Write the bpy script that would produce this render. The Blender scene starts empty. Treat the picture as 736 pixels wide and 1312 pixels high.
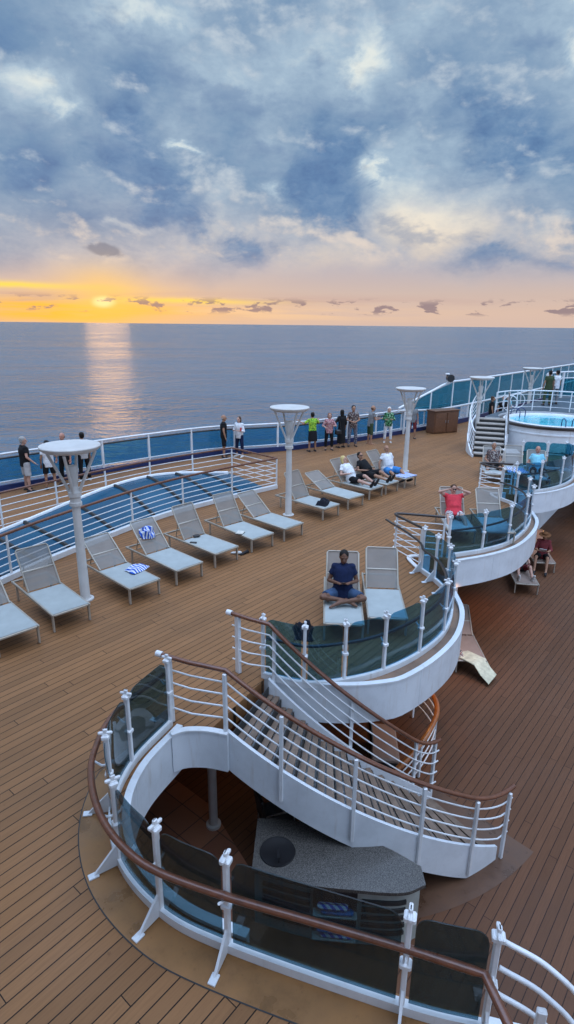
import bpy, bmesh, math, random
from mathutils import Vector, Matrix, Quaternion
random.seed(7)
R = math.radians
scene = bpy.context.scene
col = scene.collection
LZ = -2.55            # lower deck level (upper deck is z = 0)
SEA = -24.0
# ------------------------------------------------------------------ camera
PITCH, ROLL, YAW, CAMZ = math.atan(240 / 750.0), 0.011, R(39.6), 5.2
cam = bpy.data.cameras.new('camera')
cam.sensor_fit = 'VERTICAL'; cam.sensor_height = 24.0; cam.lens = 24.0 * 750 / 1312
cam.clip_start = 0.05; cam.clip_end = 200000
co = bpy.data.objects.new('camera', cam); col.objects.link(co)
co.matrix_world = (Matrix.Translation((0, 0, CAMZ)) @ Matrix.Rotation(YAW - math.pi / 2, 4, 'Z')
                   @ Matrix.Rotation(math.pi / 2 - PITCH, 4, 'X') @ Matrix.Rotation(ROLL, 4, 'Z'))
scene.camera = co

# ------------------------------------------------------------------ colour / material helpers
def lin(c):
    return tuple(((v / 255) / 12.92 if v / 255 <= .04045 else ((v / 255 + .055) / 1.055) ** 2.4) for v in c)

class NT:
    """small helper to write node maths"""
    def __init__(s, nt): s.nt = nt; s.n = nt.nodes; s.l = nt.links
    def node(s, t, **kw):
        n = s.n.new(t)
        for k, v in kw.items(): setattr(n, k, v)
        return n
    def put(s, sock, v):
        if hasattr(v, 'is_output'): s.l.new(v, sock)
        elif v is not None:
            if isinstance(v, (tuple, list)) and len(v) == 3 and sock.type == 'RGBA': v = (*v, 1)
            sock.default_value = v
    def m(s, op, a, b=None, c=None, clamp=False):
        n = s.node('ShaderNodeMath', operation=op, use_clamp=clamp)
        s.put(n.inputs[0], a); s.put(n.inputs[1], b); s.put(n.inputs[2], c)
        return n.outputs[0]
    def mix(s, f, a, b, blend='MIX'):
        n = s.node('ShaderNodeMix', data_type='RGBA', blend_type=blend); n.clamp_factor = True
        s.put(n.inputs[0], f); s.put(n.inputs[6], a); s.put(n.inputs[7], b)
        return n.outputs[2]
    def sstep(s, x, a, b, lo=0.0, hi=1.0):
        n = s.node('ShaderNodeMapRange', interpolation_type='SMOOTHSTEP')
        for i, v in enumerate((x, a, b, lo, hi)): s.put(n.inputs[i], v)
        return n.outputs[0]
    def noise(s, vec, scale=1, detail=4, rough=.55, dist=0, lac=2.0):
        n = s.node('ShaderNodeTexNoise')
        s.put(n.inputs['Vector'], vec); s.put(n.inputs['Scale'], scale); s.put(n.inputs['Detail'], detail)
        s.put(n.inputs['Roughness'], rough); s.put(n.inputs['Distortion'], dist); s.put(n.inputs['Lacunarity'], lac)
        return n.outputs['Fac']
    def comb(s, x, y, z=0.0):
        n = s.node('ShaderNodeCombineXYZ')
        s.put(n.inputs[0], x); s.put(n.inputs[1], y); s.put(n.inputs[2], z)
        return n.outputs[0]
    def sep(s, v):
        n = s.node('ShaderNodeSeparateXYZ'); s.put(n.inputs[0], v); return n.outputs
    def ramp(s, f, stops, interp='LINEAR'):
        n = s.node('ShaderNodeValToRGB'); cr = n.color_ramp; cr.interpolation = interp
        while len(cr.elements) < len(stops): cr.elements.new(.5)
        for e, (p, c) in zip(cr.elements, stops): e.position = p; e.color = (*c, 1)
        s.put(n.inputs[0], f); return n.outputs[0]
    def white(s, vec):
        n = s.node('ShaderNodeTexWhiteNoise', noise_dimensions='3D'); s.put(n.inputs[0], vec); return n.outputs[0]
    def coord(s, which='Object'):
        return s.node('ShaderNodeTexCoord').outputs[which]
    def bump(s, h, strength=.3, dist=.01):
        n = s.node('ShaderNodeBump'); s.put(n.inputs['Strength'], strength); s.put(n.inputs['Distance'], dist); s.put(n.inputs['Height'], h)
        return n.outputs[0]

def new_mat(name):
    m = bpy.data.materials.new(name); m.use_nodes = True
    t = NT(m.node_tree); b = t.n['Principled BSDF']
    return m, t, b

def plain(name, c, rough=.5, metal=0.0, vary=.12, scale=6.0, bump=0.0, spec=.5, coat=0.0):
    m, t, b = new_mat(name)
    o = t.coord()
    f = t.noise(o, scale, 5, .6)
    lo = tuple(max(0, v * (1 - vary)) for v in c); hi = tuple(min(1, v * (1 + vary)) for v in c)
    t.put(b.inputs['Base Color'], t.ramp(f, [(.3, lo), (.7, hi)]))
    b.inputs['Metallic'].default_value = metal
    t.put(b.inputs['Roughness'], t.m('MULTIPLY_ADD', f, .2, rough - .1))
    b.inputs['Specular IOR Level'].default_value = spec
    b.inputs['Coat Weight'].default_value = coat
    if bump: t.put(b.inputs['Normal'], t.bump(t.noise(o, scale * 12, 3, .6), bump, .01))
    return m

def white_paint(name, c=(.78, .8, .82), rough=.32):
    """painted steel with faint grime and rust streaks"""
    m, t, b = new_mat(name)
    o = t.coord()
    s = t.sep(o)
    f = t.noise(o, 2.2, 6, .65)
    run = t.noise(t.comb(t.m('MULTIPLY', s[0], 9), t.m('MULTIPLY', s[1], 9), t.m('MULTIPLY', s[2], .9)), 1, 4, .6)
    c1 = t.ramp(f, [(.35, tuple(v * .88 for v in c)), (.6, c)])
    c2 = t.mix(t.sstep(run, .56, .8, 0, .4), c1, (.42, .33, .24))
    scuff = t.noise(o, 17, 4, .7)
    c2 = t.mix(t.sstep(scuff, .64, .72, 0, .3), c2, (.33, .31, .29))
    t.put(b.inputs['Base Color'], c2)
    t.put(b.inputs['Roughness'], t.m('MULTIPLY_ADD', f, .25, rough - .1))
    t.put(b.inputs['Normal'], t.bump(t.noise(o, 2.2, 3, .5), .35, .02))
    return m

def wood_rail(name, c, rough=.25):
    m, t, b = new_mat(name)
    o = t.coord()
    g = t.noise(o, 14, 6, .7, .6)
    w = t.noise(o, 2.5, 4, .6)
    k = t.ramp(g, [(.25, tuple(v * .5 for v in c)), (.75, tuple(v * 1.3 for v in c))])
    t.put(b.inputs['Base Color'], t.mix(t.sstep(w, .5, .75, 0, .5), k, tuple(v * .5 for v in c)))
    t.put(b.inputs['Roughness'], t.m('MULTIPLY_ADD', w, .3, rough - .1))
    b.inputs['Coat Weight'].default_value = .3; b.inputs['Coat Roughness'].default_value = .15
    return m

def deck_mat(name, c, dark, wet=.25, pw=.13, line=.085):
    """teak planks along X, dark caulk seams, staggered butts"""
    m, t, b = new_mat(name)
    o = t.coord('Object'); s = t.sep(o)
    v = t.m('DIVIDE', s[1], pw); idx = t.m('FLOOR', v); fr = t.m('FRACT', v)
    seam = t.m('LESS_THAN', fr, line)
    off = t.white(t.comb(idx, 3.1, .5))
    xs = t.m('ADD', t.m('DIVIDE', s[0], 3.8), t.m('MULTIPLY', off, 7.0))
    seg = t.m('FLOOR', xs); xf = t.m('FRACT', xs)
    butt = t.m('LESS_THAN', xf, .0024)
    rnd = t.white(t.comb(idx, seg, 1.7))
    grain = t.noise(t.comb(t.m('MULTIPLY', s[0], 3.0), t.m('MULTIPLY', s[1], 60), rnd), 1, 5, .65)
    blot = t.noise(o, .55, 6, .62)
    blot2 = t.noise(o, 3.1, 5, .7)
    base = t.ramp(rnd, [(0, tuple(x * .84 for x in c)), (.5, c), (1, tuple(x * 1.1 for x in c))])
    base = t.mix(t.sstep(grain, .35, .75, 0, .45), base, tuple(x * .62 for x in c))
    base = t.mix(t.sstep(blot, .5, .68, 0, .35), base, tuple(x * y for x, y in zip(c, (.62, .66, .72))))
    base = t.mix(t.sstep(blot2, .62, .74, 0, .3), base, tuple(x * .5 for x in c))
    track = t.noise(t.comb(t.m('MULTIPLY', s[0], .16), t.m('MULTIPLY', s[1], .7), 4.0), 1, 5, .6, .4)
    base = t.mix(t.sstep(track, .52, .70, 0, .38), base, tuple(min(1, x * y) for x, y in zip(c, (1.22, 1.24, 1.25))))
    spots = t.noise(o, 11, 3, .5)
    base = t.mix(t.sstep(spots, .70, .76, 0, .45), base, tuple(x * .45 for x in c))
    gap = t.m('MAXIMUM', seam, butt)
    t.put(b.inputs['Base Color'], t.mix(gap, base, dark))
    rr = t.sstep(blot, .38, .62, .62, .62 - wet)
    t.put(b.inputs['Roughness'], t.m('ADD', rr, t.m('MULTIPLY', blot2, .1)))
    b.inputs['Specular IOR Level'].default_value = .22
    h = t.m('SUBTRACT', t.m('MULTIPLY', grain, .25), gap)
    t.put(b.inputs['Normal'], t.bump(h, .35, .006))
    return m

def glass_mat(name, T, ior=1.42, spec=(1, 1, 1), body=None, bodyf=0.0):
    """tinted sheet glass: coloured transmission with a fresnel reflection"""
    m, t, b = new_mat(name); t.n.remove(b)
    out = t.n['Material Output']
    tr = t.node('ShaderNodeBsdfTransparent'); t.put(tr.inputs[0], T)
    gl = t.node('ShaderNodeBsdfGlossy'); t.put(gl.inputs[0], spec); gl.inputs['Roughness'].default_value = .03
    g = t.node('ShaderNodeNewGeometry')
    dt = t.node('ShaderNodeVectorMath', operation='DOT_PRODUCT'); t.l.new(g.outputs['Normal'], dt.inputs[0]); t.l.new(g.outputs['Incoming'], dt.inputs[1])
    fz = t.m('POWER', t.m('SUBTRACT', 1.0, t.m('ABSOLUTE', dt.outputs['Value'])), 5.0)
    fr = t.m('MULTIPLY_ADD', fz, .9, ((ior - 1) / (ior + 1)) ** 2)
    mx = t.node('ShaderNodeMixShader')
    t.l.new(fr, mx.inputs[0]); t.l.new(gl.outputs[0], mx.inputs[2])
    src = tr.outputs[0]
    if body:
        df = t.node('ShaderNodeBsdfDiffuse'); t.put(df.inputs[0], body)
        m2 = t.node('ShaderNodeMixShader')
        f = t.sstep(t.noise(t.coord(), 1.5, 5, .6), .3, .8, bodyf * .6, bodyf * 1.4)
        t.l.new(f, m2.inputs[0]); t.l.new(tr.outputs[0], m2.inputs[1]); t.l.new(df.outputs[0], m2.inputs[2]); src = m2.outputs[0]
    t.l.new(src, mx.inputs[1]); t.l.new(mx.outputs[0], out.inputs[0])
    return m

def cloth(name, c, rough=.85, vary=.25, scale=9):
    return plain(name, c, rough, 0, vary, scale, .25, .2)

def patterned(name, cols, scale=14, kind='blotch'):
    m, t, b = new_mat(name)
    o = t.coord()
    if kind == 'stripe':
        f = t.m('FRACT', t.m('MULTIPLY', t.sep(o)[0], scale))
        c = t.ramp(f, [(0, cols[0]), (.5, cols[1])], 'CONSTANT')
    else:
        f = t.noise(o, scale, 2, .5, .8)
        n = len(cols)
        c = t.ramp(f, [(0 if i == 0 else .36 + .28 * i / n, k) for i, k in enumerate(cols)], 'CONSTANT')
    t.put(b.inputs['Base Color'], c); b.inputs['Roughness'].default_value = .85
    b.inputs['Specular IOR Level'].default_value = .2
    return m

M = {}
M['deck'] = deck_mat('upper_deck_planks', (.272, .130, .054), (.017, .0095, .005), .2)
M['deck_low'] = deck_mat('lower_deck_planks', (.132, .058, .029), (.028, .013, .008), .2)  # same teak made darker: shade and wet put into the colour
M['white'] = white_paint('white_marine_paint')
M['white2'] = white_paint('white_fascia_paint', (.74, .78, .82), .4)
M['rail'] = wood_rail('varnished_teak', (.16, .055, .026))
M['rail_dark'] = wood_rail('dark_teak', (.035, .022, .018), .3)
M['rail_orange'] = wood_rail('glow_tinted_teak', (.4, .13, .03))  # teak with the warm downlight glow put into its colour
M['frame'] = plain('lounger_aluminium', (.42, .38, .32), .38, .35, .08)
M['lamp'] = white_paint('lamp_paint', (.60, .59, .57), .45)
M['navy'] = plain('navy_paint', (.012, .03, .12), .35, 0, .2)
M['cabinet'] = wood_rail('cabinet_teak', (.17, .07, .03), .5)
M['black'] = plain('black_plastic', (.015, .015, .017), .4)
M['rubber'] = plain('dark_rubber', (.03, .03, .03), .7)
M['steel'] = plain('steel', (.55, .56, .58), .3, .9)
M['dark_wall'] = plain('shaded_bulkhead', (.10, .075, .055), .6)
M['glass'] = glass_mat('tinted_balustrade_glass', (.37, .62, .75), 1.45, body=(.5, .58, .65), bodyf=.025)
M['glass_front'] = glass_mat('dark_balustrade_glass', (.30, .43, .48), 1.45, body=(.5, .58, .65), bodyf=.02)
M['glass_blue'] = glass_mat('blue_windscreen_glass', (.40, .74, .90), 1.4, body=(.03, .16, .30), bodyf=.22)
M['glass_far'] = glass_mat('teal_windscreen_glass', (.36, .70, .78), 1.4, body=(.02, .17, .24), bodyf=.3)
# ------------------------------------------------------------------ mesh helpers
class MB:
    def __init__(s): s.v = []; s.f = []
    def add(s, vs, fs):
        o = len(s.v); s.v += [Vector(v) for v in vs]; s.f += [[i + o for i in f] for f in fs]
    def box(s, c, d, rot=None, bev=0.0):
        hx, hy, hz = d[0] / 2, d[1] / 2, d[2] / 2
        if bev > 0:
            b = min(bev, hx * .9, hy * .9, hz * .9)
            ring = lambda x, y, z: [(x, -y + b, z), (x, y - b, z), (x - b, y, z), (-x + b, y, z), (-x, y - b, z), (-x, -y + b, z), (-x + b, -y, z), (x - b, -y, z)]
            vs = ring(hx - b, hy - b, -hz) + ring(hx, hy, -hz + b) + ring(hx, hy, hz - b) + ring(hx - b, hy - b, hz)
            fs = [list(range(7, -1, -1)), list(range(24, 32))]
            for k in range(3):
                for i in range(8):
                    j = (i + 1) % 8
                    fs.append([k * 8 + i, k * 8 + j, k * 8 + 8 + j, k * 8 + 8 + i])
        else:
            vs = [(x, y, z) for z in (-hz, hz) for x, y in ((-hx, -hy), (hx, -hy), (hx, hy), (-hx, hy))]
            fs = [[3, 2, 1, 0], [4, 5, 6, 7], [0, 1, 5, 4], [1, 2, 6, 5], [2, 3, 7, 6], [3, 0, 4, 7]]
        q = Matrix.Identity(3) if rot is None else rot
        if isinstance(rot, (int, float)): q = Matrix.Rotation(rot, 3, 'Z')
        s.add([q @ Vector(v) + Vector(c) for v in vs], fs)
        return s
    def tube(s, path, r, n=8, closed=False, caps=True, flat=1.0):
        P = [Vector(p) for p in path]; N = len(P)
        rs = r if isinstance(r, (list, tuple)) else [r] * N
        rings = []
        up = None
        for i in range(N):
            a = P[(i - 1) % N] if (closed or i > 0) else P[i]
            b = P[(i + 1) % N] if (closed or i < N - 1) else P[i]
            tg = (b - a).normalized()
            ref = Vector((0, 0, 1)) if abs(tg.z) < .95 else (up or Vector((1, 0, 0)))
            x = tg.cross(ref).normalized(); y = x.cross(tg).normalized(); up = y
            rings.append([P[i] + x * math.cos(2 * math.pi * k / n) * rs[i] + y * math.sin(2 * math.pi * k / n) * rs[i] * flat for k in range(n)])
        vs = [v for rg in rings for v in rg]; fs = []
        for i in range(N if closed else N - 1):
            j = (i + 1) % N
            for k in range(n):
                l = (k + 1) % n
                fs.append([i * n + k, i * n + l, j * n + l, j * n + k])
        if caps and not closed:
            fs.append(list(range(n - 1, -1, -1))); fs.append([(N - 1) * n + k for k in range(n)])
        s.add(vs, fs); return s
    def sweep(s, path, w, z0, z1, side=0.0, zs=None):
        """rectangular section swept along a plan path: width w, from z0 to z1 above zs"""
        P = [Vector((p[0], p[1], 0)) for p in path]; N = len(P); vs = []
        for i in range(N):
            tg = (P[min(i + 1, N - 1)] - P[max(i - 1, 0)]).normalized(); nn = Vector((-tg.y, tg.x, 0))
            z = zs[i] if zs else 0
            for o, zz in ((side - w / 2, z0), (side + w / 2, z0), (side + w / 2, z1), (side - w / 2, z1)):
                q = P[i] + nn * o; vs.append((q.x, q.y, zz + z))
        fs = [[i * 4 + k, i * 4 + (k + 1) % 4, i * 4 + 4 + (k + 1) % 4, i * 4 + 4 + k] for i in range(N - 1) for k in range(4)]
        fs += [[3, 2, 1, 0], [N * 4 - 4 + k for k in range(4)]]
        s.add(vs, fs); return s
    def strip(s, A, B):
        n = len(A); s.add(list(A) + list(B), [[i, i + 1, n + i + 1, n + i] for i in range(n - 1)]); return s
    def prism(s, poly, z0, z1):
        n = len(poly)
        vs = [(p[0], p[1], z0) for p in poly] + [(p[0], p[1], z1) for p in poly]
        fs = [list(range(n - 1, -1, -1)), list(range(n, 2 * n))] + [[i, (i + 1) % n, n + (i + 1) % n, n + i] for i in range(n)]
        s.add(vs, fs); return s
    def lathe(s, prof, n=24, c=(0, 0, 0), ang=2 * math.pi, a0=0.0):
        full = abs(ang - 2 * math.pi) < 1e-6; k = n if full else n + 1
        vs = []
        for r, z in prof:
            for i in range(k):
                a = a0 + ang * i / n; vs.append((c[0] + r * math.cos(a), c[1] + r * math.sin(a), c[2] + z))
        fs = []
        for j in range(len(prof) - 1):
            for i in range(n):
                i2 = (i + 1) % k
                fs.append([j * k + i, j * k + i2, (j + 1) * k + i2, (j + 1) * k + i])
        s.add(vs, fs); return s
    def loft(s, rings):
        n = len(rings[0]); s.add([v for r in rings for v in r],
              [[i * n + k, i * n + (k + 1) % n, (i + 1) * n + (k + 1) % n, (i + 1) * n + k] for i in range(len(rings) - 1) for k in range(n)]
              + [list(range(n - 1, -1, -1)), [(len(rings) - 1) * n + k for k in range(n)]]); return s
    def ell(s, c, r, rot=None, n=14, m=9):
        q = rot or Matrix.Identity(3)
        rings = []
        for j in range(1, m):
            ph = math.pi * j / m - math.pi / 2
            rings.append([q @ Vector((r[0] * math.cos(ph) * math.cos(2 * math.pi * k / n), r[1] * math.cos(ph) * math.sin(2 * math.pi * k / n), r[2] * math.sin(ph))) + Vector(c) for k in range(n)])
        return s.loft(rings)
    def cone(s, p0, p1, r0, r1, n=12, cap=True, flat=1.0):
        """tapered limb, hemispherical ends when cap"""
        p0 = Vector(p0); p1 = Vector(p1); d = (p1 - p0); L = d.length; d = d / L
        ref = Vector((0, 0, 1)) if abs(d.z) < .9 else Vector((0, 1, 0))
        x = d.cross(ref).normalized(); y = x.cross(d)
        st = []
        if cap:
            for a in (75, 45, 20): st.append((-r0 * math.sin(R(a)), r0 * math.cos(R(a))))
        st += [(0, r0), (L * .5, (r0 + r1) / 2), (L, r1)]
        if cap:
            for a in (20, 45, 75): st.append((L + r1 * math.sin(R(a)), r1 * math.cos(R(a))))
        return s.loft([[p0 + d * t + x * r * math.cos(2 * math.pi * k / n) + y * r * flat * math.sin(2 * math.pi * k / n) for k in range(n)] for t, r in st])
    def mesh(s, name):
        me = bpy.data.meshes.new(name); me.from_pydata([tuple(v) for v in s.v], [], s.f); me.update()
        bm = bmesh.new(); bm.from_mesh(me); bmesh.ops.recalc_face_normals(bm, faces=bm.faces); bm.to_mesh(me); bm.free()
        return me

def obj(name, mb, mat, parent=None, smooth=None, world=True):
    """one mesh object; when parented, world=True means the mesh was written in world coordinates"""
    if parent is not None and world:
        off = parent_world(parent)
        mb.v = [v - off for v in mb.v]
    me = mb.mesh(name)
    o = bpy.data.objects.new(name, me); col.objects.link(o)
    if mat is not None: me.materials.append(mat)
    if parent is not None: o.parent = parent
    if smooth:
        bm = bmesh.new(); bm.from_mesh(me)
        for f in bm.faces: f.smooth = True
        ang = R(smooth if smooth is not True else 40)
        for e in bm.edges:
            if len(e.link_faces) != 2 or e.calc_face_angle(0) > ang: e.smooth = False
        bm.to_mesh(me); bm.free()
    return o

def parent_world(p):
    v = Vector(p.location)
    while p.parent: p = p.parent; v += Vector(p.location)
    return v

def thing(name, label, cat, loc=(0, 0, 0), rz=0, group=None):
    o = bpy.data.objects.new(name, None); col.objects.link(o); o.empty_display_size = .2
    o.location = loc; o.rotation_euler = (0, 0, rz); o['label'] = label; o['category'] = cat
    if group: o['group'] = group
    return o

def tag(o, label, cat, group=None):
    o['label'] = label; o['category'] = cat
    if group: o['group'] = group
    return o

def struct(o, kind='structure'):
    o['kind'] = kind; return o

def dup(root, loc, rz, label=None, group=None):
    def rec(o, par):
        c = o.copy(); col.objects.link(c); c.parent = par
        for ch in list(o.children): rec(ch, c)
        return c
    r = rec(root, None); r.location = loc; r.rotation_euler = (0, 0, rz)
    if label: r['label'] = label
    if group: r['group'] = group
    return r

def spline(P, n=8):
    P = [Vector((p[0], p[1], p[2] if len(p) > 2 else 0)) for p in P]
    out = []
    for i in range(len(P) - 1):
        p0 = P[i - 1] if i else P[0] * 2 - P[1]; p1, p2 = P[i], P[i + 1]
        p3 = P[i + 2] if i + 2 < len(P) else P[-1] * 2 - P[-2]
        for k in range(n):
            t = k / n
            out.append(.5 * ((2 * p1) + (p2 - p0) * t + (2 * p0 - 5 * p1 + 4 * p2 - p3) * t * t + (3 * p1 - p0 - 3 * p2 + p3) * t ** 3))
    out.append(P[-1]); return out

def offset(path, d, z=0.0):
    out = []; N = len(path)
    for i, p in enumerate(path):
        tg = (path[min(i + 1, N - 1)] - path[max(i - 1, 0)]); tg.z = 0; tg.normalize()
        out.append(Vector((p.x - tg.y * d, p.y + tg.x * d, p.z + z)))
    return out

def arclen(path):
    L = [0]
    for a, b in zip(path, path[1:]): L.append(L[-1] + (b - a).length)
    return L

def at_len(path, L, s):
    for i in range(len(path) - 1):
        if s <= L[i + 1] or i == len(path) - 2:
            t = (s - L[i]) / max(1e-9, L[i + 1] - L[i]); t = min(1, max(0, t))
            p = path[i].lerp(path[i + 1], t); d = (path[i + 1] - path[i]); d.z = 0
            return p, d.normalized()

# ------------------------------------------------------------------ plan outlines (ship frame: X runs forward along the planks, Y outboard)
RING = [(4.16, 5.45), (3.35, 5.2), (2.79, 4.78), (2.45, 4.15), (2.38, 3.42), (2.55, 2.72), (3.1, 1.33), (3.38, .77)]
ring_s = spline(RING, 10)
POD1G = [(5.82, 5.26), (6.04, 4.63), (6.5, 4.22), (7.12, 3.9), (7.95, 3.72), (8.85, 3.72), (9.75, 3.98), (10.46, 4.42), (10.86, 4.88), (11.14, 5.33)]
POD2G = [(12.29, 5.26), (13.17, 4.78), (14.1, 4.5), (15.3, 4.5), (16.3, 4.68), (17.1, 5.05), (17.6, 5.55), (17.9, 6.1)]
POD3G = [(18.9, 6.05), (19.7, 5.5), (20.8, 5.15), (22.0, 5.1), (23.1, 5.35), (23.9, 5.9)]
def rim(G, d, d1=None):   # deck edge: outside the glass line
    P = spline(G, 6); d1 = d if d1 is None else d1; N = len(P) - 1
    return [p + (q - p) * (d + (d1 - d) * i / N) for i, (p, q) in enumerate(zip(P, offset(P, -1)))]
rim1 = rim(POD1G[:-2], .42, .12); rim2 = rim(POD2G[:-2], .32, .12); rim3 = rim(POD3G, .28, .15)
HULL = [(-6, 18.6), (5, 18.75), (8, 18.6), (10.5, 18.4), (13.5, 18.1), (16.2, 17.6), (18.0, 16.6), (19.4, 15.9), (20.9, 15.45), (23.5, 14.8), (27.0, 14.2), (31, 13.75), (40, 13.6), (64, 13.6)]
hull_s = spline(HULL, 6)
notch12 = [Vector((10.66, 4.55, 0)), Vector((11.0, 5.05, 0)), Vector((11.3, 5.55, 0)), Vector((11.72, 5.95, 0)), Vector((12.1, 5.6, 0))]
notch23 = [Vector((17.75, 5.6, 0)), Vector((18.05, 6.3, 0)), Vector((18.45, 6.6, 0)), Vector((18.75, 6.25, 0))]
# stair arc
SC = Vector((8.45, 5.89, 0)); RI, RO = 2.80, 4.1
for i, p in enumerate(rim1):          # the balcony edge keeps inside the inner stringer of the stair
    v = p - SC
    if p.x < 8.4 and v.length > 2.66: rim1[i] = SC + v.normalized() * 2.66
A0, A1 = R(196.6), R(263.0)
def arc(r, t, z=0.0):
    a = A0 + (A1 - A0) * t
    return Vector((SC.x + r * math.cos(a), SC.y + r * math.sin(a), z))
# upper deck outline
inner_ring = offset(ring_s, .12)        # opening edge (rim of the opening just inside the glass); spline runs top->bottom, left normal = opening side
edge = []
edge += [Vector((5.6, -9, 0)), Vector((4.3, -1.2, 0)), Vector((3.72, .1, 0))]
edge += list(reversed(inner_ring))
edge += [Vector((4.46, 4.98, 0)), Vector((5.72, 5.20, 0))]
edge += [p for p in rim1 if p.x > 5.75]
edge += notch12 + [p for p in rim2 if 12.2 < p.x] + notch23 + [p for p in rim3 if p.x > 18.8]
edge += [Vector((24.3, 5.6, 0)), Vector((28, 3.0, 0)), Vector((64, 3.0, 0))]
outline = edge + list(reversed(hull_s)) + [Vector((-6, -9, 0))]
# skylight hole is covered by the glazed roof that stands on the deck
deck = MB(); deck.prism([(p.x, p.y) for p in outline], -.3, 0)
struct(obj('upper_deck', deck, M['deck']))
# lower deck
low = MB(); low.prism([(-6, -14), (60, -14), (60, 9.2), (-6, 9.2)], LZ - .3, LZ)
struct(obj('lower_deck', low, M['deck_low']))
# sea
def sea_mat():
    m, t, b = new_mat('sea_water')
    o = t.coord('Object'); s = t.sep(o)
    b.inputs['IOR'].default_value = 1.333; b.inputs['Specular IOR Level'].default_value = .48
    g = t.node('ShaderNodeNewGeometry')
    d = t.node('ShaderNodeVectorMath', operation='LENGTH'); t.put(d.inputs[0], o); dist = d.outputs['Value']
    # swell seen across the view: stretched along the crests
    rot = t.node('ShaderNodeMapping'); rot.inputs['Rotation'].default_value = (0, 0, R(-52)); t.put(rot.inputs[0], o)
    q = t.sep(rot.outputs[0])
    w1 = t.noise(t.comb(t.m('MULTIPLY', q[0], .05), t.m('MULTIPLY', q[1], .02)), 1, 5, .6, .6)
    w2 = t.noise(t.comb(t.m('MULTIPLY', q[0], .22), t.m('MULTIPLY', q[1], .10)), 1, 5, .62, .5)
    w3 = t.noise(t.comb(t.m('MULTIPLY', q[0], .011), t.m('MULTIPLY', q[1], .004)), 1, 4, .6, .8)
    h = t.m('ADD', t.m('MULTIPLY', w1, 4.5), t.m('MULTIPLY', w2, 1.6))
    h = t.m('ADD', h, t.m('MULTIPLY', w3, 5.0)); h = t.m('ADD', h, t.m('MULTIPLY', t.noise(o, .16, 4, .6, .4), 3.0))
    bp = t.node('ShaderNodeBump'); bp.inputs['Strength'].default_value = .9; bp.inputs['Distance'].default_value = 1.0
    t.put(bp.inputs['Height'], h); t.put(b.inputs['Normal'], bp.outputs[0])
    t.put(b.inputs['Base Color'], t.mix(t.sstep(t.m('ADD', t.m('MULTIPLY', w3, .6), t.m('MULTIPLY', w1, .4)), .38, .62), (.034, .085, .135), (.058, .118, .172)))
    t.put(b.inputs['Roughness'], t.m('MULTIPLY_ADD', w3, .2, .11))
    return m
sea = MB(); n = 96; rr = [0, 60, 150, 400, 1000, 3000, 9000, 30000, 90000]
vs = [(0, 0, SEA)]; fs = []
for r in rr[1:]:
    for i in range(n): vs.append((r * math.cos(2 * math.pi * i / n), r * math.sin(2 * math.pi * i / n), SEA))
for i in range(n): fs.append([0, 1 + i, 1 + (i + 1) % n])
for k in range(len(rr) - 2):
    for i in range(n):
        a = 1 + k * n + i; b_ = 1 + k * n + (i + 1) % n; fs.append([a, a + n, b_ + n, b_])
sea.add(vs, fs)
struct(obj('sea', sea, sea_mat()))
# waterways (smooth painted deck margin) at the glass balustrades
def wet_margin(name, c, rough=.22):
    m, t, b = new_mat(name); o = t.coord()
    f = t.noise(o, 1.7, 6, .65); g = t.noise(o, 9, 5, .7)
    k = t.ramp(f, [(.3, tuple(x * .55 for x in c)), (.5, c), (.72, tuple(x * y for x, y in zip(c, (1.25, 1.2, 1.1))))])
    t.put(b.inputs['Base Color'], t.mix(t.sstep(g, .58, .72, 0, .4), k, tuple(x * .45 for x in c)))
    t.put(b.inputs['Roughness'], t.sstep(f, .35, .65, rough, rough + .35))
    t.put(b.inputs['Normal'], t.bump(g, .06, .01)); b.inputs['Specular IOR Level'].default_value = .4
    return m
M['margin'] = wet_margin('wet_deck_margin', (.27, .13, .045))
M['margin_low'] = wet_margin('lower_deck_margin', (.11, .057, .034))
M['margin_pod'] = wet_margin('pod_margin', (.26, .17, .12), .4)
def band(name, path, d0, d1, mat, z):
    mb = MB(); A = offset(path, d0, z); B = offset(path, d1, z); mb.strip(A, B)
    return struct(obj(name, mb, mat))
ext = ring_s + [Vector((3.75, .1, 0)), Vector((4.3, -1.2, 0))]
w = [min(1, i / 12) for i in range(len(ext))]
mb = MB(); A = offset(ext, -.02, .004); B = [p + (q - p) * k for p, q, k in zip(ext, offset(ext, -.34, .0), w)]
for p in B: p.z = .004
mb.strip(A, B); struct(obj('deck_margin', mb, M['margin']))
mb = MB(); B2 = [b + (a - b).normalized() * (-.012) if (a - b).length > .05 else b for a, b in zip(A, B)]
for p in B2: p.z = .004
mb.strip(B, B2); struct(obj('deck_margin_seam', mb, M['rubber']))
for G, rm in ((POD1G[:-2], rim1), (POD2G[:-2], rim2), (POD3G, rim3)):
    s = spline(G, 6); mb = MB(); mb.strip([p + Vector((0, 0, .004)) for p in rm], [p + Vector((0, 0, .004)) for p in offset(s, .12)]); struct(obj('deck_margin', mb, M['margin_pod']))
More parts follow.
